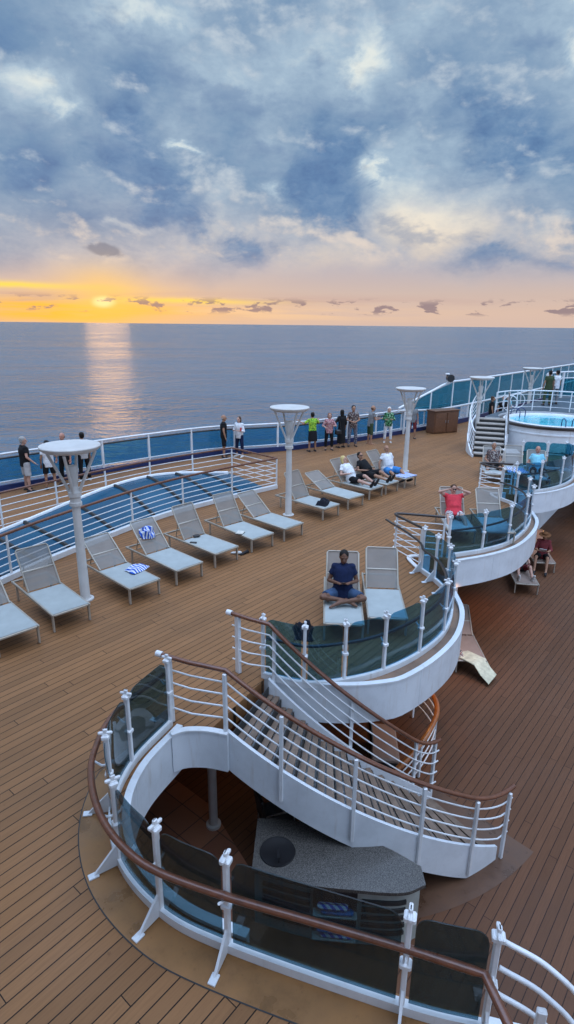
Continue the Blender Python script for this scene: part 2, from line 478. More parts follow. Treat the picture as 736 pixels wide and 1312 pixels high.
# lower deck margin round the foot of the stair
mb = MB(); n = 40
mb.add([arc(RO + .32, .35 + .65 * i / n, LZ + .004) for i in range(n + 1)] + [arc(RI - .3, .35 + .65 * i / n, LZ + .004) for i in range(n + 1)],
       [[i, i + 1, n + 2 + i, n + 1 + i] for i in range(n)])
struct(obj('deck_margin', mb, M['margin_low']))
mt, t, b = new_mat('terracotta_tiles')
s_ = t.sep(t.coord()); bx = t.m('FRACT', t.m('MULTIPLY', s_[0], 2.2)); by = t.m('FRACT', t.m('MULTIPLY', s_[1], 2.2))
gr = t.m('MAXIMUM', t.m('LESS_THAN', bx, .035), t.m('LESS_THAN', by, .035))
rn = t.white(t.comb(t.m('FLOOR', t.m('MULTIPLY', s_[0], 2.2)), t.m('FLOOR', t.m('MULTIPLY', s_[1], 2.2)), 0))
t.put(b.inputs['Base Color'], t.mix(gr, t.ramp(rn, [(0, (.20, .085, .05)), (1, (.32, .14, .08))]), (.06, .04, .03)))
b.inputs['Roughness'].default_value = .4
mb = MB(); mb.add([(1.0, 3.2, LZ + .006), (4.6, 3.9, LZ + .006), (5.3, 6.0, LZ + .006), (5.3, 9.0, LZ + .006), (1.0, 9.0, LZ + .006)], [[0, 1, 2, 3, 4]])
struct(obj('tiled_floor', mb, mt))
# dark bulkheads added beneath the upper deck so no light leaks in
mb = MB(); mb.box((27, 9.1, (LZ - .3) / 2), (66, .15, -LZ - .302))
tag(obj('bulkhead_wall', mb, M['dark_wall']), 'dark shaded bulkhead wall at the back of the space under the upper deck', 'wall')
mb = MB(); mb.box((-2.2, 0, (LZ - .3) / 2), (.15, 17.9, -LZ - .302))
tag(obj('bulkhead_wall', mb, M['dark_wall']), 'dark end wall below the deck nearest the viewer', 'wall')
# ship side below the hull rail
mb = MB(); mb.sweep([(p.x, p.y) for p in offset(hull_s, .12)], .16, SEA - 1, -.02)
tag(obj('ship_side', mb, M['white2']), 'white painted side of the ship dropping to the sea beneath the outer railing', 'ship side')

# the deckhouse that rises behind the viewer and shades the near deck
dh = thing('deckhouse', 'white deckhouse of the ship rising behind the viewpoint', 'deckhouse', (-5, 2, 0))
mb = MB(); mb.box((-5.6, 1.5, 5.4), (6, 33, 10.78)); obj('house_wall', mb, M['white2'], dh)
for k in range(9):
    for z in (2.2, 6.0):
        mb = MB(); mb.box((-2.59, -12 + 3.4 * k, z), (.05, 2.2, 1.3), None, .02); obj('window', mb, M['navy'], dh, 30)
mb = MB(); mb.box((-5.2, 1.5, 10.86), (7.6, 34, .12)); obj('roof', mb, M['white2'], dh)
# ------------------------------------------------------------------ balcony fascias (curved white bands)
def fascia(path, label, h=.6, top=.07, cat='balcony fascia', grp=None, th=.06):
    root = thing('balcony_fascia', label, cat, tuple(path[len(path) // 2]), 0, grp)
    mb = MB(); mb.sweep([(p.x, p.y) for p in path], th, -h, top - .01); obj('fascia_band', mb, M['white2'], root, 40)
    pl = [Vector((p.x, p.y, 0)) for p in path]; fl_ = arclen(pl); q_ = 1.1
    mb = MB()
    while q_ < fl_[-1]:
        p_, d_ = at_len(pl, fl_, q_); mb.box((p_.x, p_.y, (top - h) / 2), (.012, th + .006, h + top - .04), math.atan2(d_.y, d_.x)); q_ += 1.5
    if mb.v: obj('weld_seam', mb, M['white2'], root)
    mb = MB(); mb.sweep([(p.x, p.y) for p in path], th + .03, top - .01, top + .015); obj('edge_lip', mb, M['white'], root, 40)
    return root
fascia(offset([p for p in rim1] , -.03), 'curved white fascia below the balcony with the seated navy-shirted man')
fascia(offset([p for p in rim2], -.03), 'curved white fascia below the balcony where the person in red sits')
fascia(offset([p for p in rim3], -.03), 'curved white fascia of the farthest balcony, below the sitter in pale cyan')
fascia(offset(ring_s[:52], .15), 'white inner fascia lining the stairwell opening under the dark glass ring', .62, .05)
fascia(spline([(3.98, 5.22), (4.16, 5.14), (4.34, 4.93), (4.47, 4.66)], 6), 'white fascia at the head of the curved stair, joining the ring to the flight', .5, .09)
fascia(spline([notch12[0], notch12[1], notch12[2], notch12[3], notch12[4]], 5), 'small white lip of the stair notch beside the loungers with the seated man', .5, .03)
fascia(spline(notch23, 5), 'small white lip of the stair notch between the two farther balconies', .5, .03)
fascia(offset([Vector((3.38, .77, 0)), Vector((3.72, .1, 0)), Vector((4.3, -1.2, 0)), Vector((5.6, -9, 0))], .05), 'straight white deck edge fascia at the lower right corner', .6, .03)

# ------------------------------------------------------------------ glass balustrades
def panel_mesh(path, L, s0, s1, z0, z1, th=.012, rad=.12, n=10, zf=None):
    mb = MB(); rows = [0, .25, .5, .75, 1]
    us = [0, .03, .07, .13] + [.13 + .74 * i / n for i in range(1, n)] + [.87, .93, .97, 1]
    P = []
    for u in us:
        p, d = at_len(path, L, s0 + (s1 - s0) * u); P.append((p, Vector((-d.y, d.x, 0))))
    W = s1 - s0
    def top(u):
        e = min(u, 1 - u) * W
        return z1 - (rad - math.sqrt(max(0, rad * rad - (rad - e) ** 2)) if e < rad else 0)
    nv = len(us); vs = []
    for sd in (-1, 1):
        for k in rows:
            for (p, nn), u in zip(P, us):
                q = p + nn * sd * th / 2; z = p.z + z0 + (top(u) - z0) * k
                vs.append((q.x, q.y, z))
    m = nv * len(rows); fs = []
    for sd in (0, 1):
        for k in range(len(rows) - 1):
            for i in range(nv - 1):
                a = sd * m + k * nv + i; fs.append([a, a + 1, a + nv + 1, a + nv])
    for k, (lo) in enumerate((0, (len(rows) - 1) * nv)):
        for i in range(nv - 1): fs.append([lo + i, lo + i + 1, m + lo + i + 1, m + lo + i])
    for e in (0, nv - 1):
        for k in range(len(rows) - 1):
            a = k * nv + e; fs.append([a, a + nv, m + a + nv, m + a])
    mb.add(vs, fs); return mb

def post_mesh(p, d, h, clamps=(.96, .5), w=.045, dp=.06):
    mb = MB(); a = math.atan2(d.y, d.x); z = p.z
    mb.box((p.x, p.y, z + h / 2), (w, dp, h), a, .008)
    for c in clamps:
        mb.box((p.x, p.y, z + h * c), (w + .05, dp + .025, .055), a, .012)
    mb.box((p.x, p.y, z + h + .03), (w * .7, dp * .8, .06), a, .01)
    mb.box((p.x, p.y, z + h * .985 + .02), (.03, dp + .09, .035), a, .008)
    return mb

def balustrade(label, G, glass, rail_mat, rail_side, rail_z=.7, rail_off=.16, foot=None, h=1.05, rail_path=None, n=10, foot_last=0, grp=None, rail_r=.036):
    path = spline(G, n); L = arclen(path)
    root = thing('glass_balustrade', label, 'glass railing', tuple(path[len(path) // 2]), 0, grp)
    ss = [L[i * n] for i in range(len(G))]
    for i, s in enumerate(ss):
        p, d = at_len(path, L, s)
        po = obj('post', post_mesh(p, d, h), M['white'], root, 30)
        nn = Vector((-d.y, d.x, 0)) * rail_side; a = math.atan2(d.y, d.x)
        if foot or (foot_last and i >= len(G) - foot_last):
            foot_ = foot or .24
            q = [p + nn * .03, p + nn * foot_, p + nn * (foot_ - .02), p + nn * .03]
            mb = MB(); zs = (.02, .012, .04, .27); e = Vector((d.x, d.y, 0)) * .012
            A = [Vector((k.x, k.y, p.z + z)) for k, z in zip(q, zs)]
            mb.loft([[k - e for k in A], [k + e for k in A]])
            fp = p + nn * foot_; mb.box((fp.x, fp.y, p.z + .012), (.07, .10, .02), a, .004)
            obj('foot_bracket', mb, M['white'], root, 30)
        mb = MB(); fp = p + nn * (rail_off / 2)
        mb.tube([p + Vector((0, 0, rail_z - .06)), fp + Vector((0, 0, rail_z - .06)), p + nn * rail_off + Vector((0, 0, rail_z))], .013, 6)
        obj('rail_bracket', mb, M['white'], root, 40)
    for s0, s1 in zip(ss, ss[1:]):
        obj('glass_panel', panel_mesh(path, L, s0 + .05, s1 - .05, .12, h - .02), glass, root, 30)
    mb = MB(); mb.sweep([(p.x, p.y) for p in path], .07, .008, .10, 0, [p.z for p in path]); obj('kerb', mb, M['white'], root, 30)
    rp = rail_path or offset(path, rail_off * rail_side, rail_z)
    mb = MB(); mb.tube(rp, rail_r, 12, flat=.85); obj('handrail', mb, rail_mat, root, 50)
    return root
# front ring: handrail on the deck side (right of the direction top -> bottom)
rr = spline([(4.2, 5.60, .72), (3.32, 5.40, .72), (2.79, 5.03, .7), (2.50, 4.64, .7), (2.31, 4.18, .7), (2.24, 3.74, .7), (2.28, 3.3, .7), (2.5, 2.68, .7), (2.79, 2.01, .7), (3.08, 1.34, .7), (3.26, .88, .7)], 8)
rr += [Vector((3.29, .80, .7)), Vector((3.18, .66, .68)), Vector((2.98, .38, .62)), Vector((2.7, 0.0, .55))]
balustrade('large dark glass railing ringing the stairwell in the foreground, brown handrail outside', RING, M['glass_front'], M['rail'], -1, .7, .14, foot=.27, rail_path=rr)
# pods
pr1 = offset(spline(POD1G, 8), .13, .62)
pr1 = pr1[:-4] + spline([tuple(pr1[-4]), (11.2, 5.45, .66), (11.5, 6.0, .72), (11.62, 6.4, .78), (11.72, 6.62, .8)], 6)[1:]
balustrade('glass railing round the nearest balcony, before the seated man with a phone', POD1G, M['glass'], M['rail_dark'], 1, .62, .13, rail_path=pr1, rail_r=.03, foot_last=3)
balustrade('glass railing round the second balcony, before the sitter in red', POD2G, M['glass'], M['rail_dark'], 1, .62, .13, rail_r=.03)
balustrade('glass railing round the farthest balcony, before the sitter in pale cyan', POD3G, M['glass'], M['rail_dark'], 1, .62, .13, rail_r=.03)

# ------------------------------------------------------------------ barred white gates at the notches
def bar_rail(label, path3, posts, bars, rail_mat, h=1.0, rail_r=.03, name='barred_railing', n=8, low=.18, bar_r=.013, grp=None, base=False, post_r=.024):
    path = path3; L = arclen(path)
    root = thing(name, label, 'railing', tuple(path[0]), 0, grp)
    for s in posts:
        p, d = at_len(path, L, s * L[-1]); mb = MB(); mb.box((p.x, p.y, p.z + h / 2), (post_r * 2, post_r * 1.6, h), math.atan2(d.y, d.x), .006); obj('post', mb, M['white'], root, 40)
    for k in range(bars):
        z = low + (h - low - .16) * k / max(1, bars - 1)
        mb = MB(); mb.tube([p + Vector((0, 0, z)) for p in path], bar_r, 8); obj('bar', mb, M['white'], root, 50)
    if rail_mat:
        mb = MB(); mb.tube([p + Vector((0, 0, h + .02)) for p in path], rail_r, 10); obj('handrail', mb, rail_mat, root, 50)
    if base:
        mb = MB(); mb.sweep([(p.x, p.y) for p in path], .12, .008, .13); obj('kerb', mb, M['white'], root, 40)
    return root
bar_rail('white barred gate with looped corner, closing the stair notch behind the pair of loungers', spline([(11.2, 5.42), (11.45, 5.95), (11.62, 6.3), (11.75, 6.35), (11.95, 6.0), (12.25, 5.38)], 8), (.0, .42, 1.0), 5, M['rail_dark'], .98)
bar_rail('white barred gate closing the stair notch behind the balcony of the sitter in red', spline([(17.92, 6.15), (18.1, 6.75), (18.3, 7.0), (18.55, 6.75), (18.85, 6.15)], 8), (.0, .5, 1.0), 5, M['rail_dark'], .98)
# white bars descending at the lower right corner
rt = thing('barred_railing', 'white barred stair rail curving away at the lower right corner', 'railing', (3.45, .6, 0))
for k, z in enumerate((.95, .68, .42)):
    mb = MB(); mb.tube(spline([(3.42, .74, z), (3.5, .42, z - .08), (3.5, .1, z - .28), (3.3, -.5, z - .9)], 8), .02, 10); obj('bar', mb, M['white'], rt, 50)
mb = MB(); mb.box((3.46, .42, .26), (.05, .07, .5), .5, .01); obj('post', mb, M['white'], rt, 30)
mb = MB(); mb.lathe([(.001, .62), (.05, .62), (.065, .6), (.065, .5), (.06, .0)], 14, (3.62, .16, 0)); obj('cap_post', mb, M['white'], rt, 40)

# ------------------------------------------------------------------ the curved staircase
st = thing('curved_staircase', 'curved white staircase with slatted wooden treads leading down from the upper deck', 'staircase', (5.2, 4.9, 0))
NS, TE, DZ = 14, .88, 2.55 / 15
def zt(t): return -2.8 * t
M['tread'] = plain('weathered_tread_boards', (.18, .125, .09), .7, 0, .3, 5, .3)
mb_r = []
for i in range(NS):
    t0 = TE * i / NS; t1 = TE * (i + 1) / NS; z = -DZ * (i + 1)
    mb = MB()
    for (a, b2) in ((t0 + (t1 - t0) * .10, t0 + (t1 - t0) * .44), (t0 + (t1 - t0) * .55, t0 + (t1 - t0) * .92)):
        q = [arc(RI + .03, a), arc(RO - .03, a), arc(RO - .03, b2), arc(RI + .03, b2)]
        mb.loft([[Vector((k.x, k.y, z - .035)) for k in q], [Vector((k.x, k.y, z)) for k in q]])
    tr = obj('tread', mb, M['tread'], st)
    mb = MB()
    q0, q1 = arc(RI + .03, t0), arc(RO - .03, t0)
    dd = (arc(RI, t0 + .004) - arc(RI, t0))
    mb.loft([[Vector((k.x, k.y, zz)) for k, zz in ((q0, z - .03), (q1, z - .03), (q1, z + DZ - .04), (q0, z + DZ - .04))],
             [Vector((k.x + dd.x, k.y + dd.y, zz)) for k, zz in ((q0, z - .03), (q1, z - .03), (q1, z + DZ - .04), (q0, z + DZ - .04))]])
    obj('riser', mb, M['rubber'], st)  # black colour stands in for the shadow in the gaps between treads
for nm, r, hh_, side in (('stringer', RO, .52, 1), ('stringer', RI, .42, -1)):
    N = 40; P = [arc(r, TE * i / N - (.0 if i else .0)) for i in range(N + 1)]
    zs = [max(-DZ * NS * i / N, -9) for i in range(N + 1)]
    mb = MB(); vs = []
    for i, p in enumerate(P):
        z = zs[i]; rad = (p - SC); rad.z = 0; rad.normalize()
        top = z + .09; bot = max(z - hh_, LZ + .01)
        for o, zz in ((-.025, bot), (.025, bot), (.025, top), (-.025, top)): vs.append((p.x + rad.x * o, p.y + rad.y * o, zz))
    fs = [[i * 4 + k, i * 4 + (k + 1) % 4, i * 4 + 4 + (k + 1) % 4, i * 4 + 4 + k] for i in range(N) for k in range(4)] + [[3, 2, 1, 0], [N * 4 + k for k in range(4)]]
    mb.add(vs, fs); obj(nm, mb, M['white2'], st, 40)
# soffit under the flight
mb = MB(); N = 30
mb.strip([arc(RI, TE * i / N, max(-DZ * NS * i / N - .34, LZ + .02)) for i in range(N + 1)], [arc(RO, TE * i / N, max(-DZ * NS * i / N - .34, LZ + .02)) for i in range(N + 1)])
obj('soffit', mb, M['white2'], st, 40)
def rail_z(t):      # handrail height along the flight, flattening out at the foot
    z = 1.0 - 2.8 * t
    return z if t < .72 else 1.0 - 2.8 * .72 - 2.8 * ((t - .72) - .9 * (t - .72) ** 2 / .36)
for r, posts, start, endt in ((RO + .01, (.0, .16, .36, .56, .75, .9), [(4.22, 5.62, 1.0), (4.33, 5.2, 1.0)], .93), (RI - .01, (.02, .4, .76, .9), [(5.66, 5.75, 1.0), (5.7, 5.45, 1.0)], .92)):
    N = 36; ts = [endt * i / N for i in range(N + 1)]
    hp = [Vector(q) for q in start] + [arc(r, t_, rail_z(t_)) for t_ in ts]
    mb = MB(); mb.tube(hp, .036, 12, flat=.85); hr = obj('handrail', mb, M['rail'], st, 50)
    mb = MB(); mb.tube([hp[0], hp[0] + (hp[0] - hp[1]).normalized() * .09], .042, 12); obj('rail_cap', mb, M['white'], hr)
    for k in range(4):
        f = (.20, .40, .60, .80)[k]
        bp = [Vector((q[0], q[1], .02 + .98 * f)) for q in start] + [arc(r, t_, (zt(t_) if t_ < TE else zt(TE)) + .1 + (rail_z(t_) - .1 - zt(min(t_, TE))) * f) for t_ in ts]
        mb = MB(); mb.tube(bp, .0125, 8); obj('bar', mb, M['white'], st, 50)
    for t_ in posts:
        p = arc(r + (.035 if r > 3.5 else -.035), t_); zb = max(zt(t_) - .36, LZ + .004); ztp = rail_z(t_) - .03
        a = A0 + (A1 - A0) * t_
        mb = MB(); mb.box((p.x, p.y, (zb + ztp) / 2), (.05, .05, ztp - zb), a, .006); obj('post', mb, M['white'], st, 40)
    q = start[0]
    mb = MB(); mb.box((q[0] + .02, q[1] - .1, .5), (.09, .06, 1.0), 1.4, .006); obj('post', mb, M['white'], st, 40)

# ------------------------------------------------------------------ skylight and its railing
sk = thing('glass_skylight', 'blue glazed vaulted skylight between the two runs of white railing', 'skylight', (8, 13.3, 0))
mt, t, b = new_mat('skylight_glass')
s_ = t.sep(t.coord()); f = t.noise(t.coord(), .7, 4, .6)
t.put(b.inputs['Base Color'], t.ramp(f, [(.3, (.004, .045, .095)), (.7, (.008, .085, .155))])); b.inputs['Roughness'].default_value = .12; b.inputs['Specular IOR Level'].default_value = .32
near = spline([(1.5, 11.25), (4.9, 12.0), (6.8, 12.45), (9.7, 12.9), (12, 12.85), (14.0, 12.6)], 6)
far = spline([(1.5, 13.6), (4.9, 14.3), (6.8, 14.6), (9.7, 14.75), (12, 14.7), (14.0, 14.3)], 6)
NN = len(near)
def vault(i, v):
    p = near[i].lerp(far[i], v); x = p.x
    zf = .62 * math.exp(-((x - 10.6) / 3.6) ** 2) - .05
    return Vector((p.x, p.y, .03 + (zf) * math.sin(v * math.pi / 2)))
NP = 8
for k in range(0, NN - 1, 3):
    idx = list(range(k, min(k + 3, NN - 1) + 1)); mb = MB(); rows = 6
    for j in range(rows): mb.strip([vault(i, j / rows) for i in idx], [vault(i, (j + 1) / rows) for i in idx])
    obj('glass_pane', mb, mt, sk, 30)
    if k:
        mb = MB(); mb.tube([vault(k, j / 8) + Vector((0, 0, .01)) for j in range(9)], .055, 6); obj('seam_bar', mb, M['rubber'], sk, 40)
mb = MB(); mb.tube([vault(i, 1) + Vector((0, 0, .01)) for i in range(NN)], .06, 8); obj('edge_trim', mb, M['white'], sk, 40)
mb = MB(); mb.sweep([(p.x, p.y) for p in [far[i] for i in range(NN)]], .05, -.01, 0.0, .05, [vault(i, 1).z for i in range(NN)])
mb.strip([vault(i, 1) + Vector((0, .03, 0)) for i in range(NN)], [Vector((far[i].x, far[i].y + .03, .0)) for i in range(NN)]); obj('upstand', mb, M['white'], sk, 40)
mb = MB(); mb.strip([vault(NN - 1, j / 8) for j in range(9)], [Vector((*vault(NN - 1, j / 8).xy, 0)) for j in range(9)]); obj('end_wall', mb, M['white'], sk, 40)
rn_ = spline([(1.5, 10.6), (4.9, 11.68), (6.8, 12.15), (9.7, 12.62), (12.0, 12.55), (14.28, 12.28)], 8)
rf_ = [Vector((14.28, 12.28, 0)), Vector((14.5, 14.55, 0))] + list(reversed(spline([(1.5, 14.3), (4.0, 14.6), (6.4, 14.85), (9, 15.02), (11.5, 15.0), (14.5, 14.55)], 8)))[1:]
bar_rail('white barred railing with brown handrail around the blue skylight, behind the lounger row', rn_, [i / 7 for i in range(8)], 5, M['rail'], 1.0, .034, low=.22, base=True)
bar_rail('white barred railing with brown handrail on the walkway side of the skylight', rf_, [0, .15] + [.15 + .85 * i / 8 for i in range(1, 9)], 5, M['rail'], 1.0, .03, low=.16)

# ------------------------------------------------------------------ outer (hull) balustrade and the raised windscreen
hb = thing('hull_balustrade', 'long outer railing of blue glass with navy kerb where people stand by the sea', 'ship railing', (16, 17.6, 0))
hp = [p for p in hull_s if p.x < 33]; L = arclen(hp)
mb = MB(); mb.sweep([(p.x, p.y) for p in hp], .10, .006, .2); obj('kerb', mb, M['navy'], hb, 40)
mb = MB(); mb.tube([p + Vector((0, 0, 1.2)) for p in hp], .036, 10); obj('top_rail', mb, M['white'], hb, 50)
mb = MB(); mb.tube([p + Vector((0, 0, 1.06)) for p in hp], .03, 8); obj('under_rail', mb, M['rail_dark'], hb, 50)
mb = MB(); mb.tube([p + Vector((0, 0, .30)) for p in hp], .025, 8); obj('bottom_rail', mb, M['white'], hb, 50)
k = 0; s = .6; prev = None
while s < L[-1]:
    p, d = at_len(hp, L, s)
    mb = MB(); mb.box((p.x, p.y, .6), (.07, .07, 1.19), math.atan2(d.y, d.x), .008); obj('post', mb, M['white'], hb, 30)
    if prev is not None: obj('glass_panel', panel_mesh(hp, L, prev + .06, s - .06, .32, 1.03, rad=.01, n=4), M['glass_blue'], hb)
    prev = s; s += 1.9
ws = thing('windscreen', 'tall teal glass windscreen with white frame sloping up beyond the brown cabinet', 'windscreen', (34, 13.6, 0))
wp = [p for p in hull_s if p.x > 25.4]; wp = [p + Vector((0, -.12, 0)) for p in wp]
WL = arclen(wp)
def wtop(x): return 1.3 + (2.38 - 1.3) * min(1, max(0, (x - 25.6) / 4.2))
mb = MB(); mb.tube([Vector((p.x, p.y, wtop(p.x))) for p in wp], .055, 8); obj('top_rail', mb, M['white'], ws, 50)
mb = MB(); mb.tube([Vector((p.x, p.y, 1.0 if p.x > 29 else 1.22 - .22 * min(1, max(0, (p.x - 26) / 3)))) for p in wp], .06, 8); obj('mid_rail', mb, M['white'], ws, 50)
mb = MB(); mb.sweep([(p.x, p.y) for p in wp if p.x > 30], .1, .006, .25); obj('kerb', mb, M['navy'], ws, 40)
s = .5; prev = None
while s < WL[-1]:
    p, d = at_len(wp, WL, s); zt_ = wtop(p.x)
    mb = MB(); mb.box((p.x, p.y, zt_ / 2), (.1, .08, zt_ - .02), math.atan2(d.y, d.x), .01); obj('post', mb, M['white'], ws, 30)
    if prev is not None:
        p0, _ = at_len(wp, WL, prev)
        mb = MB(); e = .06
        for lo, t0, t1 in ((1.06, wtop(p0.x) - .06, zt_ - .06), (.28, .94, .94)):
            if t0 - lo < .06: t0 = lo + .06
            A = [Vector((p0.x + e, p0.y, lo)), Vector((p.x - e, p.y, lo)), Vector((p.x - e, p.y, t1)), Vector((p0.x + e, p0.y, t0))]
            if lo < 1 and p.x < 33: continue
            mb.loft([[q + Vector((0, -.006, 0)) for q in A], [q + Vector((0, .006, 0)) for q in A]])
        if mb.v: obj('glass_panel', mb, M['glass_far'], ws)
    prev = s; s += 2.1
# floodlight on the rail
fl = thing('floodlight', 'small dark floodlight on a white bracket standing on the outer rail', 'floodlight', (29.9, 13.7, 2.4))
mb = MB(); mb.box((29.9, 13.7, 2.62), (.3, .25, .28), .5, .04); mb.tube([(29.9, 13.7, 2.62), (29.65, 13.45, 2.6)], [.16, .2], 12); obj('housing', mb, M['black'], fl, 40)
mb = MB(); mb.tube([(29.9, 13.7, 2.3), (29.9, 13.7, 2.5)], .05, 8); mb.box((29.9, 13.7, 2.5), (.4, .12, .06), .5, .01); mb.box((29.9, 13.78, 2.8), (.34, .2, .06), .5, .01); obj('bracket', mb, M['white'], fl, 40)
# brown cabinet
cb = thing('wooden_cabinet', 'brown wooden deck cabinet with double doors beside the outer railing', 'cabinet', (28.2, 13.05, 0), R(-24))
mb = MB(); mb.box((0, 0, .56), (1.55, .6, 1.1), None, .01); obj('cabinet_body', mb, M['cabinet'], cb, 30, False)
mb = MB(); mb.box((0, 0, 1.145), (1.65, .7, .06), None, .015); obj('cabinet_top', mb, M['cabinet'], cb, 30, False)
for sx in (-1, 1):
    mb = MB(); mb.box((sx * .38, -.315, .55), (.7, .03, .98), None, .008); d_ = obj('door', mb, M['cabinet'], cb, 30, False)
    mb = MB(); mb.box((sx * .08, -.345, .6), (.025, .03, .14), None, .006); obj('handle', mb, M['steel'], d_, 30, False)

# ------------------------------------------------------------------ lamps
def make_lamp():
    t_ = thing('deck_lamp', '', 'lamp')
    mb = MB(); mb.lathe([(.16, .006), (.16, .03), (.11, .035), (.094, .06), (.085, 1.0), (.074, 2.1)], 20); obj('pole', mb, M['lamp'], t_, 40, False)
    mb = MB(); mb.lathe([(.085, 1.93), (.115, 1.94), (.115, 2.0), (.098, 2.02), (.098, 2.1), (.12, 2.12), (.12, 2.2), (.085, 2.24), (.07, 2.35)], 20); obj('collar', mb, M['lamp'], t_, 40, False)
    for k in range(4):
        a = R(45 + 90 * k); c, s = math.cos(a), math.sin(a); rot = Matrix.Rotation(a, 3, 'Z')
        mb = MB()
        A = [(.075, 2.15, .03), (.13, 2.3, .03), (.44, 2.97, .028)]
        mb.tube([rot @ Vector((x, 0, z)) for x, z, r in A], [r for _, _, r in A], 8); obj('strut', mb, M['lamp'], t_, 40, False)
    mb = MB(); mb.lathe([(.001, 2.3), (.07, 2.3), (.085, 2.4), (.105, 2.66), (.09, 2.7), (.001, 2.7)], 16); obj('lamp_housing', mb, M['lamp'], t_, 40, False)
    mb = MB(); mb.lathe([(.001, 2.965), (.36, 2.968), (.47, 2.985), (.525, 3.03), (.54, 3.07), (.53, 3.085), (.49, 3.08), (.2, 3.06), (.001, 3.055)], 36); obj('reflector_dish', mb, M['lamp'], t_, 50, False)
    return t_
lamp0 = make_lamp()
LAMPS = [((5.54, 9.71, 0), 'white deck lamp standing at the leftmost loungers, before the group of four people', 1),
         ((12.32, 10.14, 0), 'white deck lamp between empty loungers in the middle of the row', 1),
         ((19.3, 10.25, 0), 'white deck lamp beside the lounging man in a white shirt', 1),
         ((25.9, 10.3, 0), 'white deck lamp by the short stair up to the pool terrace', 1),
         ((34.0, 10.72, 0), 'farthest white deck lamp, rising from behind the round pool', 1)]
for i, (loc, lb, _) in enumerate(LAMPS):
    if i == 0: lamp0.location = loc; lamp0['label'] = lb; lamp0['group'] = 'tall deck lamps'
    else: dup(lamp0, loc, R(20 * i), lb, 'tall deck lamps')

# ------------------------------------------------------------------ sun loungers
def sling_mat(name, c, see):
    m, t, b = new_mat(name); o = t.coord()
    s_ = t.sep(o)
    wv = t.m('MULTIPLY', t.m('SINE', t.m('MULTIPLY', s_[0], 420)), t.m('SINE', t.m('MULTIPLY', s_[1], 420)))
    f = t.noise(o, 3.5, 5, .6)
    k = t.ramp(f, [(.3, tuple(v * .85 for v in c)), (.7, c)])
    t.put(b.inputs['Base Color'], k); b.inputs['Roughness'].default_value = .65; b.inputs['Specular IOR Level'].default_value = .3
    t.put(b.inputs['Normal'], t.bump(t.m('ADD', t.m('MULTIPLY', wv, .1), t.m('MULTIPLY', f, 1.2)), .25, .01))
    tr = t.node('ShaderNodeBsdfTransparent'); mx = t.node('ShaderNodeMixShader'); mx.inputs[0].default_value = see
    t.l.new(b.outputs[0], mx.inputs[1]); t.l.new(tr.outputs[0], mx.inputs[2]); t.l.new(mx.outputs[0], t.n['Material Output'].inputs[0])
    return m
M['sling'] = sling_mat('woven_sling_seat', (.41, .445, .435), .03)
M['sling_back'] = sling_mat('woven_sling_back', (.27, .262, .245), .25)
M['sling_taupe'] = sling_mat('taupe_sling', (.33, .25, .21), .03)
def make_lounger(theta, sling='sling', back='sling_back'):
    t_ = thing('sun_lounger', '', 'sun lounger')
    H, W, L = .335, .335, 1.95
    mb = MB()
    for sx in (-1, 1): mb.box((sx * W, L / 2, H), (.035, L, .05), None, .008)
    for y in (.0, L): mb.box((0, y + (.02 if y == 0 else -.02), H - .004), (2 * W - .04, .035, .04), None, .008)
    mb.box((0, 1.17, H - .02), (2 * W - .04, .03, .03), None, .008)
    obj('frame', mb, M['frame'], t_, 30, False)
    for sx in (-1, 1):
        for y in (.05, 1.72):
            mb = MB(); mb.box((sx * (W - .005), y, (H - .02) / 2 + .003), (.035, .05, H - .03), None, .006); obj('leg', mb, M['frame'], t_, 30, False)
    mb = MB(); rows = []
    for i in range(9):
        y = .03 + 1.14 * i / 8
        rows.append([Vector((x, y, H + .022 - .022 * (1 - (x / W) ** 2) * math.sin(math.pi * i / 8))) for x in [(-W + .012) + (2 * W - .024) * j / 8 for j in range(9)]])
    for a, b in zip(rows, rows[1:]): mb.strip(a, b)
    for a, b in zip(rows, rows[1:]): mb.strip([q - Vector((0, 0, .008)) for q in a], [q - Vector((0, 0, .008)) for q in b])
    obj('seat', mb, M[sling], t_, 60, False)
    c, s = math.cos(theta), math.sin(theta); BL = .84; y0 = 1.17; z0 = H + .03
    q = lambda x, d, o=0: Vector((x, y0 + d * c - o * s, z0 + d * s + o * c))
    mb = MB(); rows = [[q(x, .02 + BL * i / 6 * .98, -.015 * math.sin(math.pi * i / 6)) for x in (-W + .03, -.15, 0, .15, W - .03)] for i in range(7)]
    for a, b in zip(rows, rows[1:]): mb.strip(a, b)
    bk = obj('backrest', mb, M[back], t_, 60, False)
    mb = MB(); mb.tube([q(-W + .03, 0), q(-W + .03, BL - .03), q(-W + .06, BL), q(W - .06, BL), q(W - .03, BL - .03), q(W - .03, 0)], .016, 8)
    mb.box(q(0, .40, -.012), (2 * W - .06, .03, .02), Matrix.Rotation(theta, 3, 'X'), .006)
    obj('back_frame', mb, M['frame'], bk, 40, False)
    mb = MB()
    e = q(0, .5, -.02); f = Vector((0, min(1.9, e.y + .12), H))
    for sx in (-1, 1): mb.tube([(sx * .24, e.y, e.z), (sx * .24, f.y, f.z)], .011, 6)
    mb.tube([(-.24, f.y, f.z), (.24, f.y, f.z)], .011, 6)
    obj('prop', mb, M['frame'], t_, 40, False)
    return t_
high = make_lounger(R(50)); flat = make_lounger(R(28)); steep = make_lounger(R(58)); mid = make_lounger(R(45)); lowb = make_lounger(R(37)); taupe = make_lounger(R(38), 'sling_taupe', 'sling_taupe')
used = {}
def lounger(proto, loc, rz, label, group):
    if proto.name not in used:
        used[proto.name] = 1; proto.location = loc; proto.rotation_euler = (0, 0, rz); proto['label'] = label; proto['group'] = group; return proto
    return dup(proto, loc, rz, label, group)
